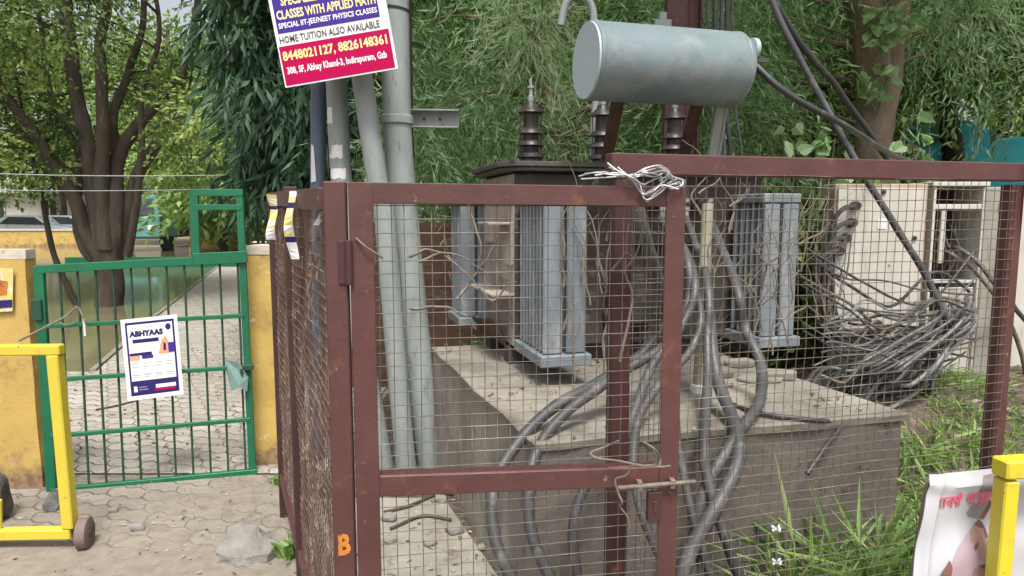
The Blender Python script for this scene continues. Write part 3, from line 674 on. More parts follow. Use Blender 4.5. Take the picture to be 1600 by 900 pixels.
for pa, pb in (((969, 150), (946, 266)), ((1093, 158), (1064, 262))):
    a_ = at(*pa, 3.1 if pa[0] < 1000 else 3.22); b2 = at(*pb, 3.42 if pa[0] < 1000 else 3.5); b2.z = 1.70; a_.z += .03
    mb = MB(); mb.bar(a_, b2, .055, .03, TU); mb.box(b2+Vector((0, 0, .008)), (.09, .08, .014), TM); mb.build('conservator_bracket', M['bracket'], tr, bevel=.003)
vb = TP(.665, 1.09, 1.70)
pts = [vb, Vector((vb.x, vb.y, 2.0)), at(937, 110, vb.y), at(929, 50, vb.y), at(926, 14, vb.y), at(915, -4, vb.y), at(900, -8, vb.y), at(884, 6, vb.y), at(876, 40, vb.y)]
mb = MB(); mb.tube(smooth_path(pts, 6), .022, 12); mb.build('vent_pipe', M['galv'], tr, smooth=True)
bp = ce+TU*(cl-.05)+Vector((0, .05, -.15)); mb = MB(); mb.bar(bp, Vector((bp.x, bp.y+.12, 1.70)), .05, .02, TU); mb.bar(bp+TU*.03, Vector((bp.x+.03, bp.y+.13, 1.70)), .012, .03, TU); mb.build('breather_pipe', M['galv'], tr, bevel=.002)
# LV side: terminal board and bushings on the front face
mb = MB(); tb(mb, .52, 1.02, .40, .449, 1.30, 1.60); lvb = mb.build('terminal_board', M['tank_shaded'], tr, bevel=.004)
LVP = []
for i, u in enumerate((.56, .69, .82, .95)):
    p = TP(u, .40, 1.50); mb = MB(); mb.lathe(p, -TV, [(0, .04), (.02, .04), (.025, .026), (.05, .026), (.055, .036), (.07, .033), (.08, .02), (.10, .012), (.15, .012)], 14)
    mb.build('low_voltage_bushing', M['porcelain'], lvb, smooth=True)
    mb = MB(); mb.lathe(p-TV*.13, (0, 0, -1), [(-.03, .0), (-.028, .016), (.03, .018), (.035, .013), (.07, .013)], 10); mb.build('cable_lug', M['alu'], lvb, smooth=True); LVP.append(p-TV*.13-Vector((0, 0, .07)))
mb = MB(); tb(mb, .46, .74, .36, .449, .9, 1.15); mb.build('marshalling_box', M['tank_shaded'], tr, bevel=.006)

# ================================================================ POLES AND SIGN
YP = 3.78
def pole(name, pts, r, mat, label, Y=YP, n=18, band=None, cat='pole'):
    P = [at(px, py, Y) for px, py in pts]; g = P[-1].copy(); g.z = 0
    d = (P[-2]-P[-1]); 
    if P[-1].z > .02: P.append(P[-1]-d*(P[-1].z/d.z))
    P[-1].z = -.05
    base = P[-1].copy(); base.z = 0
    th = thing(name, base, label, cat)
    mb = MB(); mb.tube(smooth_path(P, 6), r, n); mb.build('shaft', mat, th, smooth=True)
    return th
p4 = pole('utility_pole', [(606, -700), (612, -250), (616, 0), (621, 200), (630, 320), (652, 540), (676, 762)], .078, M['galvgreen'], 'thickest pale grey pole with a collar, rightmost behind the tuition sign')
c_ = at(620, 188, YP); mb = MB(); mb.lathe(c_-Vector((0, 0, .025)), (0, 0, 1), [(0, .083), (.006, .09), (.045, .09), (.05, .083)], 24); mb.build('collar', M['galvgreen'], p4, smooth=True)
c_ = at(616, 18, YP); mb = MB(); mb.lathe(c_, (.1, 0, 1), [(0, .082), (.012, .083)], 24); mb.build('clamp', M['black'], p4, smooth=True)
p3 = pole('utility_pole', [(520, -300), (543, -60), (566, 121), (590, 285), (601, 340), (619, 560), (637, 762)], .056, M['galv'], 'leaning grey pole crossing behind the lower edge of the tuition sign', YP-.12)
p2 = pole('utility_pole', [(512, -300), (519, 0), (526, 135), (534, 285), (556, 480), (603, 765)], .057, M['galv'], 'grey pole with torn white stickers under the tuition sign', YP-.02)
for x, y, w, h in ((516, 182, .05, .085), (527, 238, .085, .07), (530, 272, .1, .055)):
    mb = MB(); c_ = at(x, y, YP-.02); n = 6
    cx = at(526+(y-135)*.053, y, YP-.02).x; a0 = max(-1, min(1, (c_.x-cx)/.058)); cz = c_.z
    for k in range(n):
        t0, t1 = a0-w/.116+w/.058*k/n, a0-w/.116+w/.058*(k+1)/n
        t0, t1 = max(-1.4, t0), min(1.4, t1)
        pp = lambda t, z: Vector((cx+.0585*math.sin(t), YP-.02-.0585*math.cos(t), z))
        mb.poly([pp(t0, cz-h/2+.006*math.sin(k*2.1)), pp(t1, cz-h/2+.006*math.sin(k*2.1+2.1)), pp(t1, cz+h/2+.004*math.sin(k*3)), pp(t0, cz+h/2+.004*math.sin(k*3-3))])
    mb.build('sticker', M['paper'], p2)
p1 = pole('utility_pole', [(500, -300), (498, 0), (498, 135), (497, 290), (496, 760)], .044, M['bluepole'], 'slim slate blue pole, leftmost of the poles under the tuition sign', YP+.06)
mb = MB(); c_ = at(489, 255, YP); mb.prism([at(486, 225, YP+.014), at(490, 228, YP+.012), at(494, 283, YP+.008), at(486, 285, YP+.014)], (0, .004, 0)); mb.build('sticker', M['paper'], p1)
# maroon channel with a cross-arm
bm_ = thing('steel_channel_post', atz(645, 4.02, 0), 'dark maroon steel channel post with a short pale cross arm', 'post')
bt = atz(645, 4.02, 0); mb = MB(); mb.box((bt.x, bt.y, 2.0), (.055, .008, 4.1)); mb.box((bt.x-.024, bt.y+.03, 2.0), (.007, .05, 4.1)); mb.box((bt.x+.024, bt.y+.03, 2.0), (.007, .05, 4.1)); mb.build('channel', M['maroon_dark'], bm_)
a_ = at(640, 186, 3.97); b2 = at(717, 187, 3.97); mb = MB(); mb.bar(a_, b2, .085, .008, (0, 0, 1)); mb.bar(a_+Vector((0, -.03, .046)), b2+Vector((.005, -.03, .046)), .008, .065, (0, 0, 1)); mb.bar(a_+Vector((0, -.02, -.046)), b2+Vector((0, -.02, -.046)), .008, .04, (0, 0, 1))
mb.mi = 1
for t in (.3, .62): mb.lathe(a_.lerp(b2, t)+Vector((0, -.0095, 0)), (0, 1, 0), [(0, .009), (.003, .009)], 10)
mb.build('cross_arm', [M['galv'], M['black']], bm_)
# sign
SY = 3.46
s_bl, s_br = at(446, 137, SY), at(622, 107, SY); su = (s_br-s_bl); SW = su.length; su.normalize(); sv = Vector((0, -1, 0)).cross(su); sv = -sv if sv.z < 0 else sv
sn = su.cross(sv); sn = -sn if sn.y > 0 else sn
def SP(u, v, d=0): return s_bl+su*(u*SW)+sv*(v*SW)+sn*d
sg = thing('tuition_sign', SP(.5, 0), 'tilted white, purple and magenta tuition advert board tied to the grey poles', 'sign')
mb = MB()
def srect(u0, v0, u1, v1, d, mi): mb.mi = mi; mb.prism([SP(u0, v0, d), SP(u1, v0, d), SP(u1, v1, d), SP(u0, v1, d)], sn*.0006)
mb.prism([SP(0, 0, 0), SP(1, 0, 0), SP(1, 1.35, 0), SP(0, 1.35, 0)], sn*-.012)
srect(.012, .012, .978, .345, .0008, 1); srect(.028, .452, .925, 1.3, .0008, 2)
def stext(t, u, v, w, h, mi, bold=.032): mb.mi = mi; mb.text(t, SP(u, v, .0022), su, sv, w*SW, h*SW, bold)
stext('8448021127, 8826148361', .03, .205, .92, .098, 3); stext('308, SF, Abhay Khand-3, Indirapuram, Gzb', .045, .088, .88, .078, 4, .03)
stext('HOME TUITION ALSO AVAILABLE', .03, .366, .88, .062, 5, .018); stext('SPECIAL IIT-JEE/NEET PHYSICS CLASSES', .045, .478, .865, .06, 4, .025)
stext('CLASSES WITH APPLIED MATH', .045, .565, .865, .078, 3); stext('SPECIALIZED COACHING', .10, .675, .76, .082, 3)
mb.build('board', [M['white'], M['magenta'], M['purple'], M['yellow_ink'], M['white'], M['ink']], sg)
mb = MB()
for u in (.35, .7): mb.tube([SP(u, .25, -.012), SP(u, .25, -.10)], .006, 6)
mb.build('fixing_wire', M['oil'], sg)

# red pole and vertical cables behind the conservator
pR = pole('rail_pole', [(1078, -500), (1074, 0), (1066, 235), (1055, 560)], .03, M['maroon'], 'dark maroon rail pole rising behind the conservator drum', 4.7, 8)
mb = MB(); a_, b2 = at(1076, -300, 4.68), at(1052, 600, 4.68); b2.z = 0; mb.bar(a_, b2, .23, .012, (1, 0, 0)); mb.bar(a_+Vector((-.11, .0, 0)), b2+Vector((-.11, 0, 0)), .012, .1, (1, 0, 0)); mb.bar(a_+Vector((.11, 0, 0)), b2+Vector((.11, 0, 0)), .012, .1, (1, 0, 0)); mb.build('flange', M['maroon'], pR, bevel=.002)
mb = MB(); c_ = at(1035, 38, 4.6); mb.box(c_, (.11, .06, .05)); mb.box(c_+Vector((0, 0, .05)), (.05, .04, .05)); mb.build('bracket', M['galv'], pR, bevel=.004)
def cable(label, pts, r, mat='cable', n=10, group=None, name='cable', cat='cable', seg=8, wob=.006):
    P = smooth_path(pts, seg)
    if wob: P = [p+Vector((noise.noise(p*4), noise.noise(p*4+Vector((5, 0, 0))), noise.noise(p*4+Vector((0, 8, 0)))))*wob for p in P]
    r = [r*(1+.13*noise.noise(p*9)) for p in P]
    return tag(MB().tube(P, r, n).build(name, M[mat], None, P[0], smooth=True), label, cat, group)
for i, (xa, xb, xc, r, m_) in enumerate(((1106, 1112, 1120, .012, 'cable'), (1117, 1120, 1128, .017, 'cable_dark'), (1127, 1126, 1134, .011, 'cable'), (1136, 1134, 1143, .015, 'cable_dark'), (1143, 1148, 1160, .008, 'cable'))):
    cable('vertical supply cable hanging in the dark bundle beside the maroon rail pole', [at(xa-8, -300, 4.5), at(xa, 0, 4.5+.02*i), at(xb, 150, 4.5), at(xc, 260, 4.48), at(xc+4, 430, 4.5), atz(xc+6, 4.5, .02)], r, m_, 8, 'vertical supply cables beside the rail pole')
# ================================================================ CABLES FROM THE TRANSFORMER
Yf = 2.12
def seqp(l): return [at(*p) for p in l]
cable('outermost fat grey cable looping off the plinth behind the gate, leftmost of the loops', [LVP[0], at(1015, 400, 2.72), at(1040, 470, 2.66), at(1010, 545, 2.58), at(945, 590, 2.46), at(868, 635, 2.32), at(803, 700, 2.2), at(772, 765, 2.1), at(774, 840, 2.02), at(800, 905, 1.98), at(850, 1000, 2.0)], .021)
cable('second fat grey cable looping off the plinth just inside the outermost loop', [LVP[1]+Vector((-.01, -.01, 0)), at(1072, 400, 2.76), at(1076, 470, 2.66), at(1045, 535, 2.55), at(960, 588, 2.42), at(890, 640, 2.28), at(842, 700, 2.17), at(826, 770, 2.08), at(833, 840, 2.02), at(860, 905, 2.0), at(900, 1000, 2.0)], .0195)
cable('grey cable dropping between the two maroon gate posts and curving under the gate rail', [LVP[1]+Vector((.015, -.01, 0)), at(1085, 430, 2.7), at(1070, 500, 2.6), at(1020, 570, 2.46), at(992, 640, 2.3), at(968, 705, 2.16), at(915, 762, 2.08), at(896, 830, 2.02), at(905, 910, 2.0), at(930, 1000, 2.0)], .017)
cable('grey cable curving just left of the gate stile over the plinth edge', [LVP[1]+Vector((.03, -.015, 0)), at(1092, 470, 2.68), at(1082, 540, 2.55), at(1030, 600, 2.4), at(1000, 650, 2.28), at(990, 720, 2.14), at(1000, 800, 2.06), at(1050, 910, 2.0), at(1080, 1000, 2.0)], .015)
cable('thin grey cable hanging straight down beside the gate stile', [LVP[2]+Vector((-.03, -.01, 0)), at(1062, 430, 2.65), at(1052, 560, 2.45), at(1056, 660, 2.2), at(1072, 760, 2.1), at(1088, 830, 2.06), at(1120, 930, 2.05)], .014)
cable('grey cable dropping past the olive pipe to the plinth front', [LVP[2], at(1105, 440, 2.74), at(1104, 530, 2.6), at(1106, 600, 2.45), at(1100, 680, 2.22), at(1104, 740, 2.14), at(1130, 830, 2.08), at(1180, 960, 2.1)], .018)
cable('thick pale scuffed cable sweeping from the plinth top down to the ground in front', [LVP[3]+Vector((-.02, -.01, 0)), at(1108, 500, 2.72), at(1120, 590, 2.52), at(1148, 660, 2.3), at(1152, 720, 2.17), at(1120, 790, 2.08), at(1085, 850, 2.03), at(1066, 905, 2.0), at(1050, 1000, 1.98)], .024)
cable('thick grey cable bending over the plinth top near its middle and crossing the scuffed one', [LVP[3], at(1150, 450, 2.8), at(1162, 510, 2.76), at(1188, 570, 2.66), at(1186, 630, 2.4), at(1150, 680, 2.25), at(1112, 740, 2.17), at(1092, 800, 2.12), at(1080, 900, 2.08), at(1080, 1000, 2.05)], .021)
cable('thin dark cable lying loose across the plinth top', [at(1120, 560, 2.6), gnd(1128, 620, PZ+.012), gnd(1180, 645, PZ+.012), gnd(1260, 655, PZ+.01), at(1312, 664, 2.44), at(1290, 700, 2.36), at(1262, 740, 2.3)], .009, 'cable_dark')
for i in range(4):
    mb = MB(); cx, cy = 1130+i*26+random.uniform(-8, 8), 585+random.uniform(-14, 14); c_ = gnd(cx, cy, PZ)
    pts = [c_+Vector((random.uniform(.05, .13)*math.cos(a), random.uniform(.04, .09)*math.sin(a), 0)) for a in [k*.9+.3*random.random() for k in range(7)]]
    tag(mb.prism(pts, (0, 0, random.uniform(.015, .04))).build('rubble_piece', M['concrete_top'], None, c_, bevel=.006), 'flat broken cement piece lying on the plinth top', 'rubble', 'broken cement pieces on the plinth top')
pg = gnd(1091, 612, PZ)
pp_ = thing('earthing_pipe', pg, 'upright olive grey pipe standing on the plinth among the cables', 'pipe')
mb = MB(); mb.tube([pg, at(1098, 470, pg.y+.03), at(1106, 318, pg.y+.05)], .024, 14); mb.build('shaft', M['pipe'], pp_, smooth=True)
mb = MB(); mb.lathe(pg, (0, 0, 1), [(0, .034), (.03, .034), (.034, .025)], 14); mb.build('foot', M['paper'], pp_, smooth=True)
# lagging clips and lugs tangle by the right panel
mb = MB(); mb.lathe(at(1000, 312, 2.2), (0.1, .1, -1), [(0, .02), (.03, .022), (.1, .024), (.17, .022), (.24, .026)], 12)
tag(cable('pink taped cable end dropping from the wire tie behind the gate', [at(992, 290, 2.3), at(1000, 330, 2.3), at(1008, 365, 2.32), at(1022, 420, 2.4), at(1032, 470, 2.5), at(1020, 520, 2.62), at(1002, 556, 2.7)], .022, 'cable'), 'grey cable with a fat taped end dropping behind the gate top corner', 'cable')
# overhead cables on the right
cable('straight black cable slanting from the top of the picture down to the cable heap', [at(1150, -200, 3.6), at(1205, 0, 3.6), at(1250, 90, 3.58), at(1330, 240, 3.55), at(1440, 420, 3.5), at(1478, 500, 3.48), at(1492, 540, 3.6)], .017, 'cable')
cable('black cable slanting behind the first one towards the fence top rail', [at(1100, -200, 3.5), at(1235, 45, 3.8), at(1310, 140, 4.1), at(1388, 250, 4.5), at(1440, 330, 4.62), at(1450, 420, 4.65), atz(1450, 4.65, .02)], .018, 'cable_dark')
cable('black cable sagging from the conservator end to the fence top rail', [at(1176, 100, 3.3), at(1215, 135, 3.26), at(1275, 172, 3.3), at(1330, 203, 3.5), at(1386, 238, 3.9), at(1425, 262, 4.5), at(1440, 330, 4.58), at(1440, 430, 4.6), atz(1435, 4.6, .02)], .016, 'cable_dark')
rr = random.Random(5)
for i in range(36):
    x0 = 1496+rr.uniform(-34, 22); y0 = 502+rr.uniform(-22, 14); d = rr.uniform(0, 1)
    x1 = 1290+d*170+rr.uniform(-14, 14); Yc = 3.62+rr.uniform(-.22, .18); zend = .02+rr.random()*.12
    pts = [at(x0+6, y0-20, Yc+.12), at(x0, y0, Yc), at(x0*.62+x1*.38, y0+34+d*20, Yc-.06), at(x0*.25+x1*.75, y0+66+d*34, Yc-.12), at(x1-10, 590+d*26, Yc-.05)]
    e = pts[-1].copy(); e.x -= rr.uniform(.1, .35); e.y += rr.uniform(-.1, .15); e.z = hmound(e.x, e.y)+.012+zend*.3; pts.append(e)
    for p in pts: p.z = max(p.z, hmound(p.x, p.y)+.015)
    cable('grey cable fanning down in the heap below the cream cabinet', pts, rr.uniform(.007, .0125), 'cable_pale' if i % 3 == 0 else 'cable' if i % 4 else 'cable_dark', 8, 'cables heaped below the cream feeder cabinet', wob=.012)
for i in range(11):
    y0 = 405+i*13+rr.uniform(-8, 8); Yc = 3.3+rr.uniform(0, .4)
    pts = [at(1270+rr.uniform(-20, 10), y0-20, Yc), at(1320, y0+18, Yc), at(1390, y0+38+rr.uniform(-22, 30), Yc), at(1460, y0+20+rr.uniform(-20, 45), Yc), at(1520, y0+rr.uniform(-30, 60), Yc+.05)]
    cable('dusty cable strung sideways in the heap behind the plinth', pts, rr.uniform(.005, .009), ('cable_dark', 'cable', 'cable_dark', 'vine')[i % 4], 7, 'cables strung sideways behind the plinth', wob=.02)

for i in range(18):
    Yc = 3.3+rr.uniform(0, .35); xa_ = 1275+rr.uniform(-8, 60); xb_ = 1400+rr.uniform(0, 150); y0 = 520+rr.uniform(-25, 70)
    pts = [at(xa_, y0+rr.uniform(-15, 25), Yc), at(xa_*.7+xb_*.3, y0+rr.uniform(-30, 30), Yc+.05), at(xa_*.35+xb_*.65, y0+rr.uniform(-30, 30), Yc+.05), at(xb_, y0+rr.uniform(-45, 25), Yc+.1)]
    for p in pts: p.z = max(p.z, hmound(p.x, p.y)+.012)
    cable('thin dusty cable lying tangled low on the earth bank behind the plinth', pts, rr.uniform(.0045, .008), ('vine', 'cable_pale', 'cable', 'cable_dark')[i % 4], 7, 'thin cables tangled on the earth bank', wob=.03)

# ================================================================ FEEDER CABINETS
YC = 4.0
def cab_box(mb, x0, x1, y0, y1, d0, d1, z0, z1): return mb.box(((x0+x1)/2, (d0+d1)/2, (z0+z1)/2), (x1-x0, d1-d0, z1-z0))
cx0, cx1 = atz(1304, YC, 1.4).x, atz(1449, YC, 1.4).x; zt_ = at(1380, 287, YC).z
fc = thing('feeder_cabinet', ((cx0+cx1)/2, YC, 0), 'closed cream feeder cabinet with a row of black cable glands at its left edge', 'electrical cabinet')
mb = MB(); zb_c = .74; mb.box(((cx0+cx1)/2, YC+.09, (zt_+zb_c)/2), (cx1-cx0, .16, zt_-zb_c)); mb.build('body', M['cream_worn'], fc, bevel=.006)
mb = MB(); mb.box(((cx0+cx1)/2-.004, YC+.0, (zt_+zb_c)/2), (cx1-cx0-.03, .014, zt_-zb_c-.05)); dr = mb.build('door', M['cream'], fc, bevel=.004)
mb = MB()
for px, py in ((1380, 300), (1532-104, 372), (1408, 468), (1452-8, 486)): mb.lathe(at(px, py, YC-.007), (0, -1, 0), [(0, .014), (.012, .013), (.014, .006)], 12)
mb.build('lock', M['black'], dr)
mb = MB(); c_ = at(1378, 350, YC-.009); mb.box(c_, (.05, .004, .06)); mb.build('rating_plate', M['paper'], dr)
mb = MB(); mb.box(((cx0+cx1)/2, YC+.10, .369), (cx1-cx0-.03, .12, .738)); mb.build('dark_base_box', M['darkin'], fc)  # plain dark box filling the space below the cabinet body
for i, (px, py) in enumerate(((1334, 322), (1329, 348), (1320, 372), (1309, 392))):
    mb = MB(); mb.lathe(at(px, py, YC-.007), (-.25, -1, 0), [(0, .028), (.02, .028), (.022, .021), (.05, .02), (.055, .026), (.07, .026)], 14); mb.build('cable_gland', M['black'], fc, smooth=True)
    cable('black cable curling out of a gland on the closed cream cabinet', [at(px, py, YC-.08), at(px-16, py+3, YC-.14), at(px-30, py+20, YC-.14), at(px-38+i*2, py+60, YC-.12), at(px-30, 480+i*8, YC-.1), at(px-10+i*8, 540, YC-.15), at(px+20, 590, YC-.2)], .013, 'cable_dark', 8, 'black cables from the cabinet glands')
cx2, cx3 = atz(1455, YC+.05, 1.4).x, atz(1536, YC+.05, 1.4).x
oc = thing('feeder_cabinet', ((cx2+cx3)/2, YC+.05, 0), 'open cream feeder cabinet with dark wiring bays and its door swung aside', 'electrical cabinet')
Yo = YC+.05; W_ = cx3-cx2
mb = MB()
for x in (cx2+.008, cx3-.008): mb.box((x, Yo+.15, zt_/2), (.016, .32, zt_-.03))
mb.box(((cx2+cx3)/2, Yo+.15, zt_-.0), (W_+.03, .34, .025)); mb.box(((cx2+cx3)/2, Yo+.302, zt_/2), (W_-.03, .012, zt_-.05))
mb.build('body', M['cream'], oc, bevel=.003)
mb = MB(); mb.box(((cx2+cx3)/2, Yo+.27, 1.15), (W_-.035, .02, .9)); mb.build('inner_panel', M['darkin'], oc)
zs_ = at(1490, 323, Yo).z
mb = MB(); mb.box(((cx2+cx3)/2, Yo+.01, zs_), (W_-.034, .03, .03)); mb.box((cx2+.075, Yo+.01, zs_-.18), (.03, .02, .32)); mb.box(((cx2+cx3)/2, Yo+.03, at(1490, 440, Yo).z), (W_-.034, .06, .02)); mb.build('frame_bar', M['cream'], oc, bevel=.003)
mb = MB(); mb.box(((cx2+cx3)/2+.03, Yo+.012, .62), (W_-.10, .014, .78)); mb.build('lower_cover', M['cream'], oc, bevel=.003)
for i in range(3):
    mb = MB(); mb.box((cx2+.14+.012*i, Yo+.2, zs_-.11-.10*i), (.10, .07, .055)); mb.box((cx2+.14+.012*i, Yo+.155, zs_-.11-.10*i), (.05, .03, .03)); mb.build('fuse_carrier', M['oil'], oc, bevel=.004)
for i in range(6):
    mb = MB(); x = cx2+.06+i*.037; P = [(x, Yo+.16, zs_-.10), (x+rr.uniform(-.03, .03), Yo+.10, zs_-.22), (x+rr.uniform(-.06, .06), Yo+.08, zs_-.32), (x+rr.uniform(-.04, .04), Yo+.14, zs_-.45)]
    mb.tube(smooth_path(P, 6), .008, 6); mb.build('inner_wire', M[('vine', 'cable', 'cable_dark')[i % 3]], oc, smooth=True)
# the swung-open door, standing off to the right of the bay
mb = MB(); da, db = Vector((cx3+.002, Yo-.01, 0)), atz(1572, Yo-.10, 1.4); dv = Vector((db.x-da.x, db.y-da.y, 0)).normalized()
mb.bar(Vector(((da.x+db.x)/2, (da.y+db.y)/2, .20)), Vector(((da.x+db.x)/2, (da.y+db.y)/2, zt_-.02)), (db.xy-da.xy).length, .018, dv); od = mb.build('door', M['cream'], oc, bevel=.003)
mb = MB(); mb.bar(da.lerp(db, .5)+Vector((0, -.02, zt_-.14-da.lerp(db, .5).z)), da.lerp(db, .5)+Vector((.07, -.03, zt_-.14-da.lerp(db, .5).z)), .05, .006, (0, 0, 1)); mb.build('label_plate', M['tape'], od)
cable('grey cable running out of the open cabinet past its door', [at(1485, 390, Yo+.1), at(1498, 388, Yo-.05), at(1530, 412, Yo-.15), at(1556, 445, Yo-.2), at(1585, 480, Yo-.2), at(1640, 560, Yo-.1), atz(1660, Yo, .02)], .014)
cable('second dusty cable drooping out of the open cabinet', [at(1478, 395, Yo+.1), at(1490, 398, Yo-.03), at(1520, 420, Yo-.1), at(1550, 455, Yo-.15), at(1572, 490, Yo-.15), at(1600, 570, Yo-.1), atz(1610, Yo, .02)], .012, 'vine')
cx4, cx5 = atz(1585, YC+.2, 1.4).x, atz(1760, YC+.2, 1.4).x
f3 = thing('feeder_cabinet', ((cx4+cx5)/2, YC+.2, 0), 'plain cream cabinet half hidden behind the far fence post', 'electrical cabinet')
mb = MB(); mb.box(((cx4+cx5)/2, YC+.4, .85), (cx5-cx4, .4, 1.5)); mb.build('body', M['cream'], f3, bevel=.006)
mb = MB(); mb.box(((cx4+cx5)/2, YC+.19, .9), (cx5-cx4-.06, .014, 1.3)); mb.build('door', M['cream'], f3, bevel=.004)

# ================================================================ GREEN GATE AND PILLARS
def pillar(name, label, x0, x1, Y0, Y1, h, seed):
    th = thing(name, ((x0+x1)/2, (Y0+Y1)/2, 0), label, 'pillar')
    def shell(nm, za, zb_, mat, grow, par):
        mb = MB(); ring = []
        cs = [Vector((x0, Y0, 0)), Vector((x1, Y0, 0)), Vector((x1, Y1, 0)), Vector((x0, Y1, 0))]
        for i in range(4):
            a, b = cs[i], cs[(i+1) % 4]
            for t in range(10): ring.append(a+(b-a)*t/10)
        cen = Vector(((x0+x1)/2, (Y0+Y1)/2, 0)); vs = []; nz = 14; k = 40
        for r_ in range(nz+1):
            z = za+(zb_-za)*r_/nz
            for p in ring:
                d = (p-cen).normalized(); vs.append(Vector((p.x, p.y, z))+d*(noise.noise(Vector((p.x*4+seed, p.y*4, z*4)))*.012+noise.noise(Vector((p.x*16, p.y*16, z*16)))*.004+grow))
        fs = [(r_*k+j, r_*k+(j+1) % k, (r_+1)*k+(j+1) % k, (r_+1)*k+j) for r_ in range(nz) for j in range(k)]+[tuple(nz*k+j for j in range(k)), tuple(reversed(range(k)))]
        mb.add(vs, fs); return mb.build(nm, mat, par)
    shell('shaft', 0, h-.05, M['yellow_wall'], 0, th); shell('cap', h-.0485, h, M['wall_top'], .004, th)
    return th
g0 = gnd(72, 788); xr = atz(41, 3.42, 1.1).x
lpil = pillar('gate_pillar', 'wide ochre gate pillar left of the green gate, carrying a torn yellow poster', xr-.62, xr, 3.42, 3.50, at(20, 390, 3.42).z, 1)
mb = MB(); c_ = [at(-10, 488, 3.402), at(20, 486, 3.402), at(21, 420, 3.402), at(-10, 418, 3.402)]; mb.prism(c_, (0, -.002, 0))
mb.mi = 1; mb.prism([at(-10, 482, 3.3985), at(19, 480, 3.3985), at(19, 468, 3.3985), at(-10, 470, 3.3985)], (0, -.001, 0)); mb.mi = 2; mb.prism([at(-10, 462, 3.3985), at(10, 460, 3.3985), at(12, 440, 3.3985), at(-10, 436, 3.3985)], (0, -.001, 0))
tag(mb.build('wall_poster', [M['tape'], M['navy'], M['orange']], None, c_[0]), 'torn yellow and orange poster pasted on the wide ochre pillar', 'poster')
xa, xb = atz(391, 3.74, .7).x, atz(437, 3.74, .7).x
rpil = pillar('gate_pillar', 'narrow ochre gate pillar with a crumbling foot between the green gate and the mesh panel', xa, xb, 3.74, 3.96, at(410, 384, 3.74).z, 5)
GG = Plane(atz(68, 3.40, .7), atz(396, 3.64, .7))
gg = thing('green_gate', GG.P(0, 0), 'bright green barred metal gate with a small raised window frame at its top right', 'gate')
def ggp(px, py, d=0):  # picture position -> point on the gate's plane
    r_ = ray(px, py); o = Vector((0, 0, H)); t = ((GG.P(0, 0, d)-o).dot(GG.N))/r_.dot(GG.N); return o+r_*t
def gbar(n, a, b, w, dep, mat='green', d=0, par=None):
    mb = MB(); a, b = ggp(*a, d), ggp(*b, d); mb.bar(a, b, w, dep, GG.N.cross((b-a).normalized())); return mb.build(n, M[mat], par or gg, bevel=.002)
gbar('stile', (61, 416), (82, 772), .045, .035); gbar('stile', (374, 296), (395, 738), .036, .035)
gbar('rail', (58, 421), (386, 403), .042, .03, d=.004); gbar('rail', (80, 767), (402, 736), .03, .03, d=.004)
for a, b in (((72, 510), (382, 493)), ((76, 594), (388, 573)), ((79, 682), (392, 655))): gbar('rail', a, b, .022, .02, d=.012)
for i in range(11):
    xt_ = 93+i*27.8; xb_ = 112+i*27.2
    gbar('bar', (xt_, 420-(xt_-58)*.055+4), (xb_, 764-(xb_-80)*.096), .0105, .0105, 'green_dark', d=-.004)
gbar('window_frame', (303, 296), (307, 410), .042, .034, d=.003); wf = gbar('window_frame', (297, 301), (380, 301), .036, .03, d=.006); gbar('window_frame', (303, 324), (378, 324), .03, .03, d=.006); gbar('window_frame', (303, 405), (386, 401), .062, .034, d=.02)
mb = MB(); mb.box(ggp(60, 484, .01), (.05, .04, .11)); mb.build('hinge', M['green_dark'], gg, bevel=.004)
mb = MB(); mb.bar(ggp(355, 576, .03), ggp(396, 573, .03), .03, .03, (0, 0, 1)); mb.bar(ggp(378, 573, .045), ggp(378, 600, .045), .02, .02, (1, 0, 0)); mb.build('latch', M['green_dark'], gg, bevel=.003)
mb = MB(); P = [ggp(352, 562, .05), ggp(372, 566, .062), ggp(388, 590, .05), ggp(386, 612, .05), ggp(372, 604, .07), ggp(362, 612, .055), ggp(356, 588, .06)]; mb.prism(P, GG.N*-.012)
tag(mb.build('cloth_rag', M['dirty_blue'], None, P[0]), 'faded green blue rag tied at the latch of the green gate', 'rag')
# poster on the gate
PO = [ggp(200, 627, .045), ggp(287, 616, .045), ggp(274, 492, .045), ggp(188, 500, .045)]
pu = (PO[1]-PO[0]); PW = pu.length; pu.normalize(); pv = PO[3]-PO[0]; PH = pv.length; pv.normalize(); pn = GG.N
def QP(u, v, d=0): return PO[0]+pu*(u*PW)+pv*(v*PH)+pn*d
mb = MB(); mb.prism([QP(0, 0), QP(1, 0), QP(1, 1), QP(0, 1)], pn*.0012)
def prect(u0, v0, u1, v1, d, mi): mb.mi = mi; mb.prism([QP(u0, v0, d), QP(u1, v0, d), QP(u1, v1, d), QP(u0, v1, d)], pn*.0004)
prect(.07, .055, .935, .955, .0016, 1); prect(.105, .235, .9, .925, .0024, 2); prect(.10, .07, .905, .22, .0024, 1)
mb.mi = 1; mb.text('ABHYAAS', QP(.13, .775, .0034), pu, pv, .6*PW, .075*PH, .07)
prect(.18, .70, .64, .745, .0032, 1); prect(.11, .545, .50, .58, .0032, 1); prect(.32, .50, .52, .545, .0032, 3); prect(.11, .49, .28, .54, .0032, 4)
mb.mi = 1; mb.prism([QP(.825+.05*math.cos(a), .865+.04*math.sin(a), .0034) for a in [k*math.pi/8 for k in range(16)]], pn*.0004)
mb.mi = 4; mb.prism([QP(.62, .54, .0032), QP(.86, .54, .0032), QP(.84, .65, .0032), QP(.76, .76, .0032), QP(.68, .70, .0032)], pn*.0005); prect(.80, .55, .90, .67, .0042, 3)
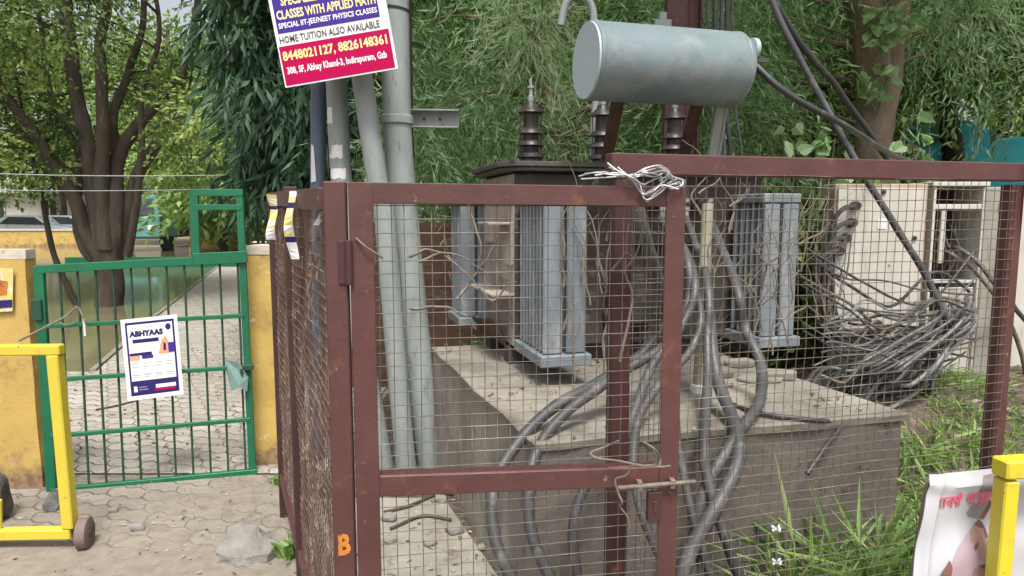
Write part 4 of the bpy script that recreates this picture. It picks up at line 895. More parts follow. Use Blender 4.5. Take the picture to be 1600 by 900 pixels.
mb.mi = 1; mb.prism([QP(.71, .58, .0042), QP(.76, .58, .0042), QP(.76, .66, .0042), QP(.72, .68, .0042)], pn*.0004)
for i in range(4):
    prect(.13+i*.2, .30, .26+i*.2, .315, .0032, 5); prect(.13+i*.2, .275, .25+i*.2, .285, .0032, 5); prect(.13+i*.2, .40, .25+i*.2, .41, .0032, 5); prect(.13+i*.2, .44, .27+i*.2, .448, .0032, 5)
prect(.14, .88, .30, .886, .0032, 5); prect(.42, .88, .56, .89, .0032, 5)
prect(.52, .125, .88, .17, .0032, 2); prect(.50, .09, .86, .118, .0032, 6); prect(.13, .10, .19, .17, .0032, 2); prect(.22, .12, .38, .128, .0032, 5); prect(.22, .15, .36, .158, .0032, 5)
tag(mb.build('poster', [M['white'], M['navy'], M['white'], M['purple'], M['peach'], M['greyink'], M['magenta']], None, PO[0]), 'white poster with a navy border tied to the bars of the green gate', 'poster')
mb = MB(); mb.tube(smooth_path([ggp(30, 532, .06), ggp(70, 512, .07), ggp(100, 496, .06), ggp(120, 480, .05), ggp(128, 492, .05), ggp(136, 512, .05)], 5), [.007-.0045*i/26 for i in range(26)], 6)
mb.tube(smooth_path([ggp(90, 502, .06), ggp(104, 508, .07), ggp(118, 504, .07)], 4), .003, 5)
tag(mb.build('dry_twig', M['bark_pale'], None, ggp(80, 510, .05)), 'dry brown twig poking through the left end of the green gate', 'twig')
mb = MB(); mb.tube([ggp(131, 498, .03), ggp(133, 525, .035)], .006, 6); tag(mb.build('string_end', M['paper'], None, ggp(132, 510, .03)), 'short white string hanging from a green gate bar', 'string')

# ================================================================ BARRICADES
yb = gnd(133, 857).y
bl = thing('yellow_barricade', atz(100, yb, 0), 'yellow tubular barricade on a small caster in front of the left pillar', 'barricade')
Bp = Plane(atz(-200, yb-.02, .5), atz(110, yb+.0, .5))
def bxy(px, py): return at(px, py, yb)
def bb(n, a, b, w, mat='yellow', par=bl):
    mb = MB(); a, b = bxy(*a), bxy(*b); mb.bar(a, b, w, w, Vector((0, -1, 0)).cross((b-a).normalized())); return mb.build(n, M[mat], par, bevel=.005)
bb('top_rail', (-420, 549), (97, 546), .044); bb('bottom_rail', (-420, 842), (114, 832), .046); bb('upright', (86, 554), (110, 824), .05); bb('upright', (-410, 554), (-425, 834), .062); bb('upright', (-1, 780), (-1, 828), .02, 'yellow')
wc = bxy(132, 834); rad = wc.z
mb = MB(); mb.lathe(wc-Vector((.028, .0, 0)), (1, .25, 0), [(0, rad*.8), (.006, rad), (.044, rad), (.05, rad*.8)], 24); wh = mb.build('wheel', M['rubber'], bl, smooth=True)
mb = MB(); mb.lathe(wc-Vector((.031, .0, 0)), (1, .25, 0), [(0, rad*.3), (.056, rad*.3)], 16); mb.build('hub', M['oil'], wh)
mb = MB(); mb.bar(bxy(100, 836), wc, .03, .012, (0, 0, 1)); mb.build('caster_fork', M['oil'], bl, bevel=.002)
YB = 1.72
br_ = thing('yellow_barricade', atz(1580, YB, 0), 'bright yellow barricade standing in front of the torn white banner', 'barricade')
def rb(n, a, b, w, d, Y=YB):
    mb = MB(); a, b = at(*a, Y), at(*b, Y); 
    if b.z < .05: b.z = .03
    mb.bar(a, b, w, d, Vector((0, -1, 0)).cross((b-a).normalized())); return mb.build(n, M['yellow_bright'], br_, bevel=.004)
zt2 = at(1562, 722, YB).z
mb = MB(); a_ = at(1561, 731, YB); mb.bar(a_, a_+Vector((.9, .12, .012)), .05, .055, (0, 0, 1)); mb.build('top_rail', M['yellow_bright'], br_, bevel=.005)
mb = MB(); b2 = at(1573, 748, YB+.005); b2.x += .0; mb.bar(b2, Vector((b2.x-.005, b2.y, .02)), .04, .05, (1, 0, 0)); mb.build('upright', M['yellow_bright'], br_, bevel=.004)
mb = MB(); b3 = b2+Vector((.85, .11, 0)); mb.bar(b3, Vector((b3.x, b3.y, .02)), .04, .05, (1, 0, 0)); mb.build('upright', M['yellow_bright'], br_, bevel=.004)
mb = MB(); mb.bar(Vector((b2.x+.02, b2.y, .2)), Vector((b3.x-.02, b3.y, .2)), .05, .04, (0, 0, 1)); mb.build('bottom_rail', M['yellow_bright'], br_, bevel=.004)

# banner: a sheet of vinyl stretched on a stick frame, leaning
YN = 1.80
bn_t = thing('torn_banner', atz(1500, YN, 0), 'white vinyl banner with pink lettering and a torn portrait, leaning behind the yellow barricade', 'banner')
o_tl, o_tr, o_bl = at(1452, 742, YN+.04), at(1640, 722, YN+.04), at(1425, 905, YN-.02)
bu = o_tr-o_tl; bv = o_bl-o_tl; bnrm = bu.cross(bv).normalized(); bnrm = -bnrm if bnrm.y > 0 else bnrm
def fold(u, v): return .012*math.exp(-((v-.10-.12*u)/.05)**2)*(1-u*.6)+.006*math.sin(v*7+u*3)+.010*math.exp(-((u-.09)/.03)**2)+noise.noise(Vector((u*3, v*3, 2)))*.008
def VP(u, v, d=0): return o_tl+bu*u+bv*v+bnrm*(fold(u, v)+d)
mb = MB(); nu, nv = 40, 72; VM = 3.4
vs = [VP(u/nu, VM*v/nv) for v in range(nv+1) for u in range(nu+1)]; vs += [VP(u/nu, VM*v/nv, -.003) for v in range(nv+1) for u in range(nu+1)]
nn = (nu+1)*(nv+1); fs = []
for v in range(nv):
    for u in range(nu):
        a = v*(nu+1)+u; fs.append((a, a+1, a+nu+2, a+nu+1)); fs.append((nn+a, nn+a+nu+1, nn+a+nu+2, nn+a+1))
for u in range(nu): fs.append((u, nn+u, nn+u+1, u+1))
for v in range(nv): a = v*(nu+1); fs.append((a, a+nu+1, nn+a+nu+1, nn+a))
mb.add(vs, fs); mb.build('vinyl_sheet', M['vinyl'], bn_t, smooth=True)
def binv(px, py):
    r_ = ray(px, py); o = Vector((0, 0, H)); t = (o_tl-o).dot(bnrm)/r_.dot(bnrm); p = o+r_*t-o_tl
    m_ = Matrix(((bu.dot(bu), bu.dot(bv)), (bu.dot(bv), bv.dot(bv)))).inverted() @ Vector((p.dot(bu), p.dot(bv))); return m_
def patch(mb, pts, d, mi, n=7):
    # printed patch following the sheet: polygon resampled and fanned
    mb.mi = mi; P = [binv(*p) for p in pts]; R_ = []
    for i in range(len(P)):
        a, b = P[i], P[(i+1) % len(P)]
        for t in range(n): R_.append(a+(b-a)*t/n)
    c = sum(R_, Vector((0, 0)))/len(R_); V_ = []; k = len(R_); rings = 6
    for q in range(1, rings+1):
        for p in R_: w = c+(p-c)*q/rings; V_.append(VP(w.x, w.y, d))
    V_.append(VP(c.x, c.y, d)); F_ = [(j, (j+1) % k, len(V_)-1) for j in range(k)]
    for q in range(rings-1): F_ += [(q*k+j, q*k+(j+1) % k, (q+1)*k+(j+1) % k, (q+1)*k+j) for j in range(k)]
    mb.add(V_, F_)
mb = MB()
patch(mb, [(1534, 742), (1552, 738), (1572, 735), (1572, 762), (1548, 766), (1525, 767)], .002, 0)
patch(mb, [(1520, 787), (1552, 782), (1546, 796), (1537, 812), (1518, 809), (1512, 803)], .002, 0)
patch(mb, [(1546, 784), (1553, 782), (1545, 800), (1538, 812), (1534, 808)], .003, 3)
patch(mb, [(1530, 812), (1537, 820), (1542, 836), (1552, 850), (1556, 874), (1560, 905), (1476, 905), (1484, 880), (1494, 858), (1513, 832)], .002, 2)
patch(mb, [(1530, 813), (1536, 820), (1541, 836), (1536, 848), (1524, 852), (1516, 846), (1516, 832)], .003, 1)
patch(mb, [(1531, 812), (1536, 817), (1539, 826), (1530, 824), (1524, 819)], .0035, 6)
patch(mb, [(1535, 815), (1539, 824), (1542, 838), (1539, 840)], .004, 3)
patch(mb, [(1526, 852), (1544, 846), (1553, 856), (1555, 874), (1534, 876), (1524, 868)], .003, 7)
patch(mb, [(1520, 886), (1554, 888), (1560, 905), (1514, 905)], .003, 1)
patch(mb, [(1527, 884), (1536, 880), (1556, 880), (1557, 886), (1538, 889)], .004, 6)
patch(mb, [(1534, 883), (1554, 882), (1554, 885), (1538, 887)], .0046, 3)
patch(mb, [(1519, 852), (1527, 845), (1526, 853), (1521, 860)], .004, 6)
patch(mb, [(1481, 874), (1485, 886), (1482, 905), (1462, 905), (1468, 894)], .0035, 3)
mb.mi = 5
# Devanagari-like printed line: a headline with stems, bowls and matras
def stroke(pts, w=3.0):
    for (xa_, ya_), (xb_, yb_) in zip(pts, pts[1:]):
        dx, dy = xb_-xa_, yb_-ya_; l = math.hypot(dx, dy) or 1; nx, ny = -dy/l*w/2, dx/l*w/2
        q = [binv(xa_+nx, ya_+ny), binv(xb_+nx, yb_+ny), binv(xb_-nx, yb_-ny), binv(xa_-nx, ya_-ny)]
        mb.poly([VP(c.x, c.y, .0045) for c in q])
def hl(x): return 778-(x-1465)*.12
for x0, x1 in ((1464, 1502), (1508, 1556)): stroke([(x0, hl(x0)), (x1, hl(x1))], 3.4)
def gl(x, kind):
    y = hl(x)
    def o(*p): stroke([(x+a, y+b) for a, b in p], 2.6)
    if kind == 0: o((7, 0), (7, 15)); o((1, 8), (4, 5), (7, 8))
    if kind == 1: o((6, 0), (6, 15)); o((1, 1), (1, 9), (6, 10))
    if kind == 2: o((2, 0), (5, 5), (2, 8), (7, 14))
    if kind == 3: o((7, 0), (7, 15)); o((7, 6), (2, 5), (1, 10), (5, 12))
    if kind == 4: o((3, 0), (3, 15))
    if kind == 5: o((6, 0), (6, 15)); o((1, 3), (3, 10), (6, 6)); o((1, 15), (3, 18), (7, 17))
x = 1464
for k_ in (2, 4, 3, 0, 4): gl(x, k_); x += 7.6
stroke([(1494, hl(1494)-6), (1500, hl(1500)-1)], 2.6)
x = 1509
for k_ in (1, 4, 5, 3, 2, 0): gl(x, k_); x += 7.8
mb.build('print', [M['grey_print'], M['skin'], M['skin_pale'], M['brown_print'], M['stone'], M['red_ink'], M['skin_dark'], M['skin_mid']], bn_t)
mb = MB(); mb.tube([o_tl-bnrm*.03+bu*.06+bv*.05, o_tl-bnrm*.03+bu*.06+bv*VM], .009, 8); mb.tube([o_tl-bnrm*.03+bu*.06+bv*.07, o_tr-bnrm*.03+bv*.07], .009, 8); mb.build('stick_frame', M['bark_pale'], bn_t)

# ================================================================ SMALL GROUND THINGS
def lump(name, c, size, mat, label, cat, seed, rot=0, flat=1, sub=3, amp=.25, mats2=None):
    bm = bmesh.new(); bmesh.ops.create_icosphere(bm, subdivisions=sub, radius=1)
    for v in bm.verts:
        p = v.co.copy(); p = Vector([math.copysign(abs(q)**.55, q) for q in p])*.72
        p *= 1+amp*noise.noise(p*1.3+Vector((seed, 0, 0)))+amp*.25*noise.noise(p*4+Vector((seed, 3, 0)))
        v.co = p
    z0 = min(v.co.z for v in bm.verts)
    for v in bm.verts: v.co.z -= z0; v.co = Matrix.Rotation(rot, 3, 'Z') @ Vector((v.co.x*size[0], v.co.y*size[1], v.co.z*size[2]))
    me = bpy.data.meshes.new(name); bm.to_mesh(me); bm.free(); me.materials.append(mat)
    ob = bpy.data.objects.new(name, me); COL.objects.link(ob); ob.location = c; ob['_o'] = list(c)
    return tag(ob, label, cat)
rk = gnd(387, 872)
def broken_block():
    mb = MB(); P = lambda x, y, z: rk+Vector((x, y, z))
    base = [P(-.105, -.05, 0), P(-.02, -.085, 0), P(.10, -.055, 0), P(.135, .02, 0), P(.06, .09, 0), P(-.08, .08, 0)]
    mid = [P(-.118, -.045, .06), P(-.01, -.08, .05), P(.105, -.052, .055), P(.128, .02, .08), P(.055, .085, .085), P(-.09, .075, .1)]
    top = [P(-.10, .0, .115), P(-.075, -.02, .135), P(.02, -.035, .14), P(.065, .0, .115), P(.03, .05, .15), P(-.05, .06, .165)]
    n = 6; f = [tuple(reversed(range(6)))]
    for a in (0, 6): f += [(a+i, a+(i+1) % n, a+n+(i+1) % n, a+n+i) for i in range(n)]
    f.append(tuple(range(12, 18))); mb.add(base+mid+top, f)
    ob = mb.build('concrete_lump', M['rock'], None, rk)
    bm = bmesh.new(); bm.from_mesh(ob.data); bmesh.ops.triangulate(bm, faces=bm.faces); bmesh.ops.subdivide_edges(bm, edges=bm.edges, cuts=3, use_grid_fill=True)
    for v in bm.verts: v.co += Vector((noise.noise(v.co*22), noise.noise(v.co*22+Vector((7, 0, 0))), noise.noise(v.co*22+Vector((0, 7, 0)))))*.008*(1 if v.co.z > .01 else 0)
    bm.to_mesh(ob.data); bm.free(); ob.scale = (1, 1, .8); return tag(ob, 'broken lump of grey concrete lying on the paving in front of the mesh panel', 'rock')
broken_block()
lump('dark_stone', gnd(-8, 815), (.085, .1, .15), M['stone'], 'dark upright stone at the foot of the wide ochre pillar', 'stone', 9)
mb = MB(); a_ = gnd(78, 792, .035); b2 = gnd(94, 764, .035); ax = (b2-a_).normalized()
mb.lathe(a_, ax, [(0, .02), (.005, .034), (.05, .036), (.06, .033), (.07, .036), (.13, .036), (.17, .02), (.185, .014)], 18); bo = mb.build('plastic_bottle', M['clear'], None, a_, smooth=True); tag(bo, 'clear crumpled plastic bottle lying by the foot of the green gate', 'bottle')
mb = MB(); mb.lathe(a_+ax*.186, ax, [(0, .016), (.018, .016)], 12); c_ = mb.build('cap', M['red_ink'], bo)
for i, (px, py, s_) in enumerate(((215, 828, .045), (178, 800, .03), (300, 812, .018))):
    lump('pebble', gnd(px, py, .004), (s_, s_*.7, s_*.5), M['rock'], 'small broken stone lying on the dusty paving', 'stone', i*3.3, rr.random()*3, sub=2)['group'] = 'small stones on the dusty paving'

# ================================================================ BACKGROUND: WALLS, HOUSES, VEHICLES
wy = 30
def wall(name, label, a, b, h, t, mat, cat='wall', coping=None):
    a, b = Vector((*a, 0)), Vector((*b, 0)); th = thing(name, a, label, cat)
    mb = MB(); mb.bar(a+Vector((0, 0, h/2)), b+Vector((0, 0, h/2)), h, t, (0, 0, 1)); mb.build('wall', mat, th)
    if coping: mb = MB(); mb.bar(a+Vector((0, 0, h+.04)), b+Vector((0, 0, h+.04)), .078, t+.08, (0, 0, 1)); mb.build('coping', coping, th)
    return th
wall('boundary_wall', 'low ochre boundary wall at the far side of the flooded park', (-40, 30), (-19, 30.5), .72, .25, M['yellow_wall'], coping=M['wall_top'])
wall('boundary_wall', 'short ochre wall seen through the window frame of the green gate', (-12.4, 26), (-9.6, 26.2), 1.25, .25, M['yellow_wall'])
wall('boundary_wall', 'dark brick boundary wall behind the transformer and cabinets', (-1.35, 5.6), (14, 6.6), 1.38, .23, M['brickwall'])
wall('park_kerb', 'green painted low wall standing in the water behind the big tree', (-12.2, 18.4), (-7.6, 18.6), .28, .2, M['green'], 'low wall')
def railing(x0, x1, y, h, label):
    th = thing('park_railing', (x0, y, 0), label, 'railing')
    for z in (.35, .75, h): mb = MB(); mb.tube([(x0, y, z), (x1, y, z)], .025, 6); mb.build('rail', M['white'] if z < h else M['oil'], th)
    n = max(2, int((x1-x0)/.5))
    for i in range(n+1): mb = MB(); x = x0+(x1-x0)*i/n; mb.tube([(x, y, 0), (x, y, h)], .03, 6); mb.build('post', M['oil'], th)
railing(-6.6, -4.4, 17, 1.25, 'pale railing beyond the narrow ochre pillar')
def house(label, x0, x1, y0, y1, h, mat, storeys, bays, roof=True):
    th = thing('house', ((x0+x1)/2, (y0+y1)/2, 0), label, 'house')
    mb = MB(); mb.box(((x0+x1)/2, (y0+y1)/2, h/2), (x1-x0, y1-y0, h)); mb.build('wall', mat, th)
    mb = MB(); mb.box(((x0+x1)/2, (y0+y1)/2-.2, h+.12), (x1-x0+.6, y1-y0+.6, .24)); mb.build('roof', M['wall_top'], th)
    for s_ in range(storeys):
        z = h/storeys*(s_+.55)
        for b in range(bays):
            x = x0+(x1-x0)*(b+.5)/bays
            mb = MB()
            for dx, dz, w, hh in ((-.55, 0, .08, 1.3), (.55, 0, .08, 1.3), (0, .65, 1.18, .08), (0, -.65, 1.18, .08), (0, 0, .06, 1.22)): mb.box((x+dx, y0-.04, z+dz), (w, .1, hh))
            wd = mb.build('window', M['wall_top'], th); mb = MB(); mb.box((x, y0-.012, z), (1.02, .02, 1.22)); mb.build('pane', M['glass'], wd)
        mb = MB(); mb.box(((x0+x1)/2, y0-.3, h/storeys*s_+h/storeys*.9), (x1-x0-.4, .58, .1)); mb.build('sunshade', M['wall_top'], th)
house('pale two storey house beyond the ochre wall, behind the parked silver car', -44, -26, 46, 56, 6.5, M['house'], 2, 5)
house('buff house glimpsed through the leaves behind the teal truck', -24, -13, 50, 58, 6.5, M['house2'], 2, 3)
house('white house glimpsed between the big tree and the drooping dark tree', -11.5, -5, 40, 48, 7, M['house'], 2, 2)
def car(label, x, y, rz):
    th = thing('parked_car', (x, y, 0), label, 'car'); Rm = Matrix.Rotation(rz, 3, 'Z')
    def T(p): return Vector((x, y, 0))+Rm @ Vector(p)
    def prof(pr, w, name, mat, par, inset=0):
        mb = MB(); n = len(pr); L = [T((px_, -w/2, pz)) for px_, pz in pr]; Rr = [T((px_, w/2, pz)) for px_, pz in pr]
        mb.add(L+Rr, [tuple(range(n)), tuple(reversed(range(n, 2*n)))]+[(i, (i+1) % n, n+(i+1) % n, n+i) for i in range(n)]); return mb.build(name, mat, par, bevel=.04)
    body = prof([(-1.9, .3), (1.9, .3), (1.95, .62), (1.8, .78), (.95, .86), (.35, 1.38), (-1.1, 1.4), (-1.75, .95), (-1.93, .85)], 1.6, 'body', M['carpaint'], th)
    for sg_ in (-1, 1):
        mb = MB(); yy = sg_*.802; mb.prism([T((.80, yy, .9)), T((.30, yy, 1.3)), T((-.95, yy, 1.32)), T((-1.45, yy, .95))], Rm @ Vector((0, sg_*.012, 0))); mb.build('side_window', M['glass'], th)
    for wx in (-1.2, 1.2):
        for sg_ in (-1, 1):
            mb = MB(); mb.lathe(T((wx, sg_*.68, .31)), Rm @ Vector((0, sg_, 0)), [(0, .29), (.02, .31), (.16, .31), (.18, .28)], 18); w_ = mb.build('wheel', M['tyre'], th)
            mb = MB(); mb.lathe(T((wx, sg_*.862, .31)), Rm @ Vector((0, sg_, 0)), [(0, .19), (.012, .17)], 14); mb.build('rim', M['alu'], w_)
    for sg_ in (-1, 1): mb = MB(); mb.box(T((1.93, sg_*.58, .66)), (.06, .3, .14), Rm); mb.build('headlight', M['white'], th)
car('silver parked car beyond the low ochre wall at the far left', atz(58, 36, 1).x, 36, .15)
car('second parked car, half hidden behind the stems of the big tree', atz(112, 37.5, 1).x, 37.5, .1)
tx = atz(232, 27, 1).x
tk = thing('small_truck', (tx, 27, 0), 'teal cabbed truck parked beyond the big tree', 'truck')
mb = MB(); mb.prism([(tx-.95, 26, .55), (tx+.95, 26, .55), (tx+.95, 26, 1.35), (tx+.8, 26.15, 2.2), (tx-.8, 26.15, 2.2), (tx-.95, 26, 1.35)], (0, 1.5, 0)); mb.build('cab', M['tealpaint'], tk, bevel=.05)
mb = MB(); mb.prism([(tx-.78, 25.985, 1.42), (tx+.78, 25.985, 1.42), (tx+.68, 26.12, 2.05), (tx-.68, 26.12, 2.05)], (0, -.02, 0)); mb.build('windscreen', M['glass'], tk)
mb = MB(); mb.box((tx, 29.2, 1.5), (2.0, 3.3, 1.5)); mb.build('cargo_cover', M['canvas'], tk, bevel=.08)
mb = MB(); mb.box((tx, 28.4, .6), (1.5, 4.6, .18)); mb.build('chassis', M['oil'], tk)
for sx_ in (-.8, .8):
    for wy_ in (26.8, 29.9): mb = MB(); mb.lathe((tx+sx_-.1, wy_, .4), (1, 0, 0), [(0, .38), (.02, .4), (.2, .4), (.22, .38)], 18); mb.build('wheel', M['tyre'], tk)
    mb = MB(); mb.box((tx+sx_*.82, 25.98, .95), (.25, .05, .18)); mb.build('headlight', M['white'], tk)
# turquoise sheet roof on the right
tx0, tx1 = atz(1440, 11, 2).x, atz(1700, 11, 2).x; zr0, zr1 = at(1500, 246, 11).z, at(1500, 184, 11).z; xm = atz(1512, 11, 2).x
th = thing('tarpaulin_shelter', ((tx0+tx1)/2, 12, 0), 'turquoise tarpaulin shelter with a peak, behind the fence at the right edge', 'shelter')
mb = MB(); n = 16; top = []
for i in range(n+1):
    x = tx0+(tx1-tx0)*i/n; pk = max(0, 1-abs(x-xm)/.55); top.append((x, zr0+.18+pk*(zr1-zr0-.14)*.95+.05*noise.noise(Vector((x*3, 1, 0)))+.10*min(1, max(0, (x-xm)/.8))))
for j in range(5):
    y_ = 11+j*.5
vs = [Vector((x, 11+j*.5, z+(.10 if 0 < j < 4 else 0)+.05*noise.noise(Vector((x*2, j, 3))))) for j in range(5) for x, z in top]
fs = [(j*(n+1)+i, j*(n+1)+i+1, (j+1)*(n+1)+i+1, (j+1)*(n+1)+i) for j in range(4) for i in range(n)]
m0 = len(vs); vs += [Vector((x, 10.98, zr0-.55+.06*noise.noise(Vector((x*4, 5, 0))))) for x, z in top]; fs += [(m0+i, m0+i+1, i+1, i) for i in range(n)]
mb.add(vs, fs); mb.build('tarpaulin', M['teal'], th)
for x in (tx0+.1, xm, tx1-.1):
    for y in (11.1, 12.9): mb = MB(); mb.tube([(x, y, 0), (x, y, zr0+.1)], .04, 8); mb.build('post', M['bark'], th)
# ================================================================ TREES
random.seed(21)
def A_(l, Y): return [at(px, py, Y+(k if len(t) else 0)) for (px, py, *t) in l for k in [t[0] if t else 0]]
b1 = gnd(172, 478)
Y1 = b1.y
limbs = [([b1, at(172, 430, Y1), at(168, 380, Y1), at(166, 340, Y1)], 0.210, 0.168),
  ([at(164, 400, Y1), at(150, 330, Y1), at(140, 250, Y1), at(122, 150, Y1+.1), at(108, 60, Y1+.1), at(100, -60, Y1+.2), at(90, -260, Y1)], 0.134, 0.084),
  ([at(166, 390, Y1-.1), at(160, 300, Y1-.1), at(163, 200, Y1-.2), at(158, 80, Y1-.2), at(170, -40, Y1-.3), at(160, -250, Y1)], 0.126, 0.050),
  ([at(160, 400, Y1), at(135, 360, Y1), at(112, 300, Y1-.1), at(62, 222, Y1-.1), at(12, 150, Y1-.2), at(-40, 60, Y1-.3), at(-90, -60, Y1-.3)], 0.126, 0.042),
  ([at(176, 400, Y1), at(182, 330, Y1), at(186, 250, Y1+.1), at(212, 200, Y1+.1), at(255, 150, Y1+.2), at(282, 118, Y1+.2), at(300, 60, Y1+.2), at(320, -80, Y1+.2)], 0.134, 0.042),
  ([at(180, 405, Y1+.1), at(200, 340, Y1+.1), at(208, 300, Y1+.1), at(222, 262, Y1), at(243, 224, Y1-.05)], 0.126, 0.084),
  ([at(186, 250, Y1+.1), at(178, 180, Y1+.1), at(205, 100, Y1+.3), at(225, 20, Y1+.3), at(215, -120, Y1+.3)], 0.084, 0.034),
  ([at(150, 410, Y1+.2), at(128, 380, Y1+.2), at(118, 330, Y1+.3), at(126, 250, Y1+.4), at(80, 150, Y1+.6), at(60, 20, Y1+.6)], 0.084, 0.034),
  ([at(198, 400, Y1-.1), at(212, 330, Y1-.2), at(220, 240, Y1-.3), at(222, 150, Y1-.3), at(248, 60, Y1-.4), at(235, -60, Y1-.4)], 0.067, 0.025)]
def keep1(px, py):
    if py > 225+60*math.sin(px*.02): return random.random() < .18
    if 175 < px < 335 and -110 < py < 85: return False
    return True
cl = clumps_px(140, (-260, 395), (-320, 290), (Y1-2.0, Y1+2.8), (.35, .75), keep1)
cl = [(c, q) for c, q in cl if not (c.y < Y1+.45 and c.z < 3.7 and -7.3 < c.x < -5.1)]
tree('broadleaf_tree', 'big many stemmed tree standing in the flooded park, one stem sawn to a stub', b1, limbs, cl, M['bark'], L1, .085, .046, 70, 8, .15, .8, twig=.012)
# slim sapling left of it
b = gnd(130, 470, 0); Yb = b.y-.6
tree('young_tree', 'thin leaning young tree just left of the big many stemmed one', (at(96, 470, Yb).x, Yb, 0), [([Vector((at(120, 470, Yb).x, Yb, 0)), at(85, 400, Yb), at(72, 340, Yb), at(62, 290, Yb), at(40, 200, Yb), at(25, 120, Yb)], .05, .02)],
     clumps_px(9, (-20, 110), (120, 270), (Yb-.5, Yb+.6), (.3, .5)), M['bark_dark'], L1, .1, .055, 40, 6, .2, .8)
# drooping dark tree behind the poles
Y2 = 6.6; b = atz(458, Y2, 0)
cl = []
for i in range(70):
    py = random.uniform(-420, 285); w = 44+max(0, 210-py)*.34 if py < 210 else 36
    cx = 456+max(0, 100-py)*.22; px = cx+random.uniform(-1, .9)*min(w, 150)
    cl.append((at(px, py, Y2+random.uniform(-.7, .7)), random.uniform(.28, .5)))
lv_t = tree('drooping_tree', 'dark tree of long hanging leaves behind the tuition sign', b, [([b, at(456, 300, Y2), at(462, 100, Y2), at(470, -150, Y2), at(475, -450, Y2)], .13, .06)], cl, M['bark_dark'], L2, .2, .042, 46, 6, .95, .9, spread=.5)
# fine leaved tree behind the transformer
Y3 = 7.2; b = atz(860, Y3, 0)
limbs = [([b, at(866, 330, Y3), at(862, 200, Y3), at(850, 110, Y3), at(862, 20, Y3), at(850, -120, Y3), at(880, -320, Y3)], .17, .07),
  ([at(856, 150, Y3), at(838, 60, Y3-.2), at(812, 20, Y3-.3), at(760, -40, Y3-.5), at(700, -120, Y3-.6)], .07, .03),
  ([at(866, 220, Y3), at(835, 150, Y3-.5), at(815, 90, Y3-.7), at(806, 20, Y3-.7)], .035, .012),
  ([at(858, 80, Y3), at(900, -10, Y3), at(960, -90, Y3-.2), at(1040, -180, Y3-.4)], .07, .03)]
cl = clumps_px(74, (600, 1120), (-260, 290), (Y3-1.2, Y3+1.2), (.2, .5))
tree('feathery_tree', 'feathery fine leaved tree behind the transformer bushings', b, limbs, cl, M['bark_pale'], L3, .13, .0165, 60, 13, .55, 1.9, spread=.9, twig=.009)
# right trunk
Y4 = 6.4; b = atz(1368, Y4, 0)
limbs = [([b, at(1372, 300, Y4), at(1368, 200, Y4), at(1362, 120, Y4), at(1352, 40, Y4), at(1340, -60, Y4), at(1330, -300, Y4)], .18, .15),
  ([at(1370, 220, Y4-.05), at(1385, 120, Y4-.05), at(1400, 20, Y4), at(1420, -120, Y4)], .12, .09),
  ([at(1345, -20, Y4), at(1280, -80, Y4), at(1200, -170, Y4)], .09, .03), ([at(1412, -60, Y4), at(1490, -120, Y4-.3), at(1560, -200, Y4-.6)], .08, .03)]
def keep4(px, py): return not (1285 < px < 1450 and py > -60) and not (px > 1400 and py > 120)
cl = clumps_px(62, (1110, 1660), (-260, 235), (Y4-.4, Y4+1.6), (.28, .52), keep4)
tree('feathery_tree', 'tree with a thick tan forked trunk rising behind the feeder cabinets', b, limbs, cl, M['bark_pale'], L3, .11, .017, 55, 12, .4, 1.6, spread=.9, twig=.009)
# deep green trees further back
for i, (px, Y, xr_, yr_, n, lab, lf) in enumerate((
   (700, 13, (560, 860), (-260, 290), 60, 'deep green tree standing well behind the steel channel post', L5),
   (985, 11.5, (860, 1130), (-260, 300), 60, 'deep green tree behind the oil drum of the transformer', L5),
   (1225, 10.5, (1100, 1330), (-260, 290), 55, 'deep green tree between the maroon rail pole and the tan forked trunk', L1),
   (1480, 11, (1320, 1600), (-260, 215), 60, 'deep green tree just behind the turquoise shelter peak', L5),
   (1690, 9, (1540, 1850), (-260, 240), 60, 'deep green tree reaching in over the right end of the turquoise shelter', L5),
   (1560, 15.5, (1360, 1800), (-60, 260), 90, 'deep green tree closing the view behind the turquoise shelter', L5),
   (1050, 16, (760, 1380), (-60, 290), 110, 'broad deep green tree furthest behind the transformer', L5))):
    b = atz(px, Y, 0)
    limbs = [([b, at(px+8, 250, Y), at(px-10, 120, Y), at(px+5, -40, Y), at(px, -240, Y)], .2, .07), ([at(px, 150, Y), at(px-70, 40, Y-.3), at(px-110, -60, Y-.4)], .08, .03), ([at(px, 120, Y), at(px+70, 20, Y+.3), at(px+110, -80, Y+.3)], .08, .03)]
    cl = clumps_px(n, xr_, yr_, (Y-1.0, Y+1.4), (.55, 1.0), lambda a, b_: Y > 14 or not (a > 1380 and b_ > 70))
    lo, hi = ((-1.6, .6), (0, 2.4), (1.4, 3.6), (2.8, 5.4), (4.2, 7))[i] if i < 5 else (0, 0)
    if i < 5: cl += [(Vector((random.uniform(lo, hi), random.uniform(3.2, 5.2), random.uniform(4.4, 6.6))), random.uniform(.6, .9)) for _ in range(6)]  # unseen crown clumps added overhead to shade the enclosure
    tree('broadleaf_tree', lab, b, limbs, cl, M['bark_dark'], lf, .15, .07, 62, 7, .25, .75, twig=.018)
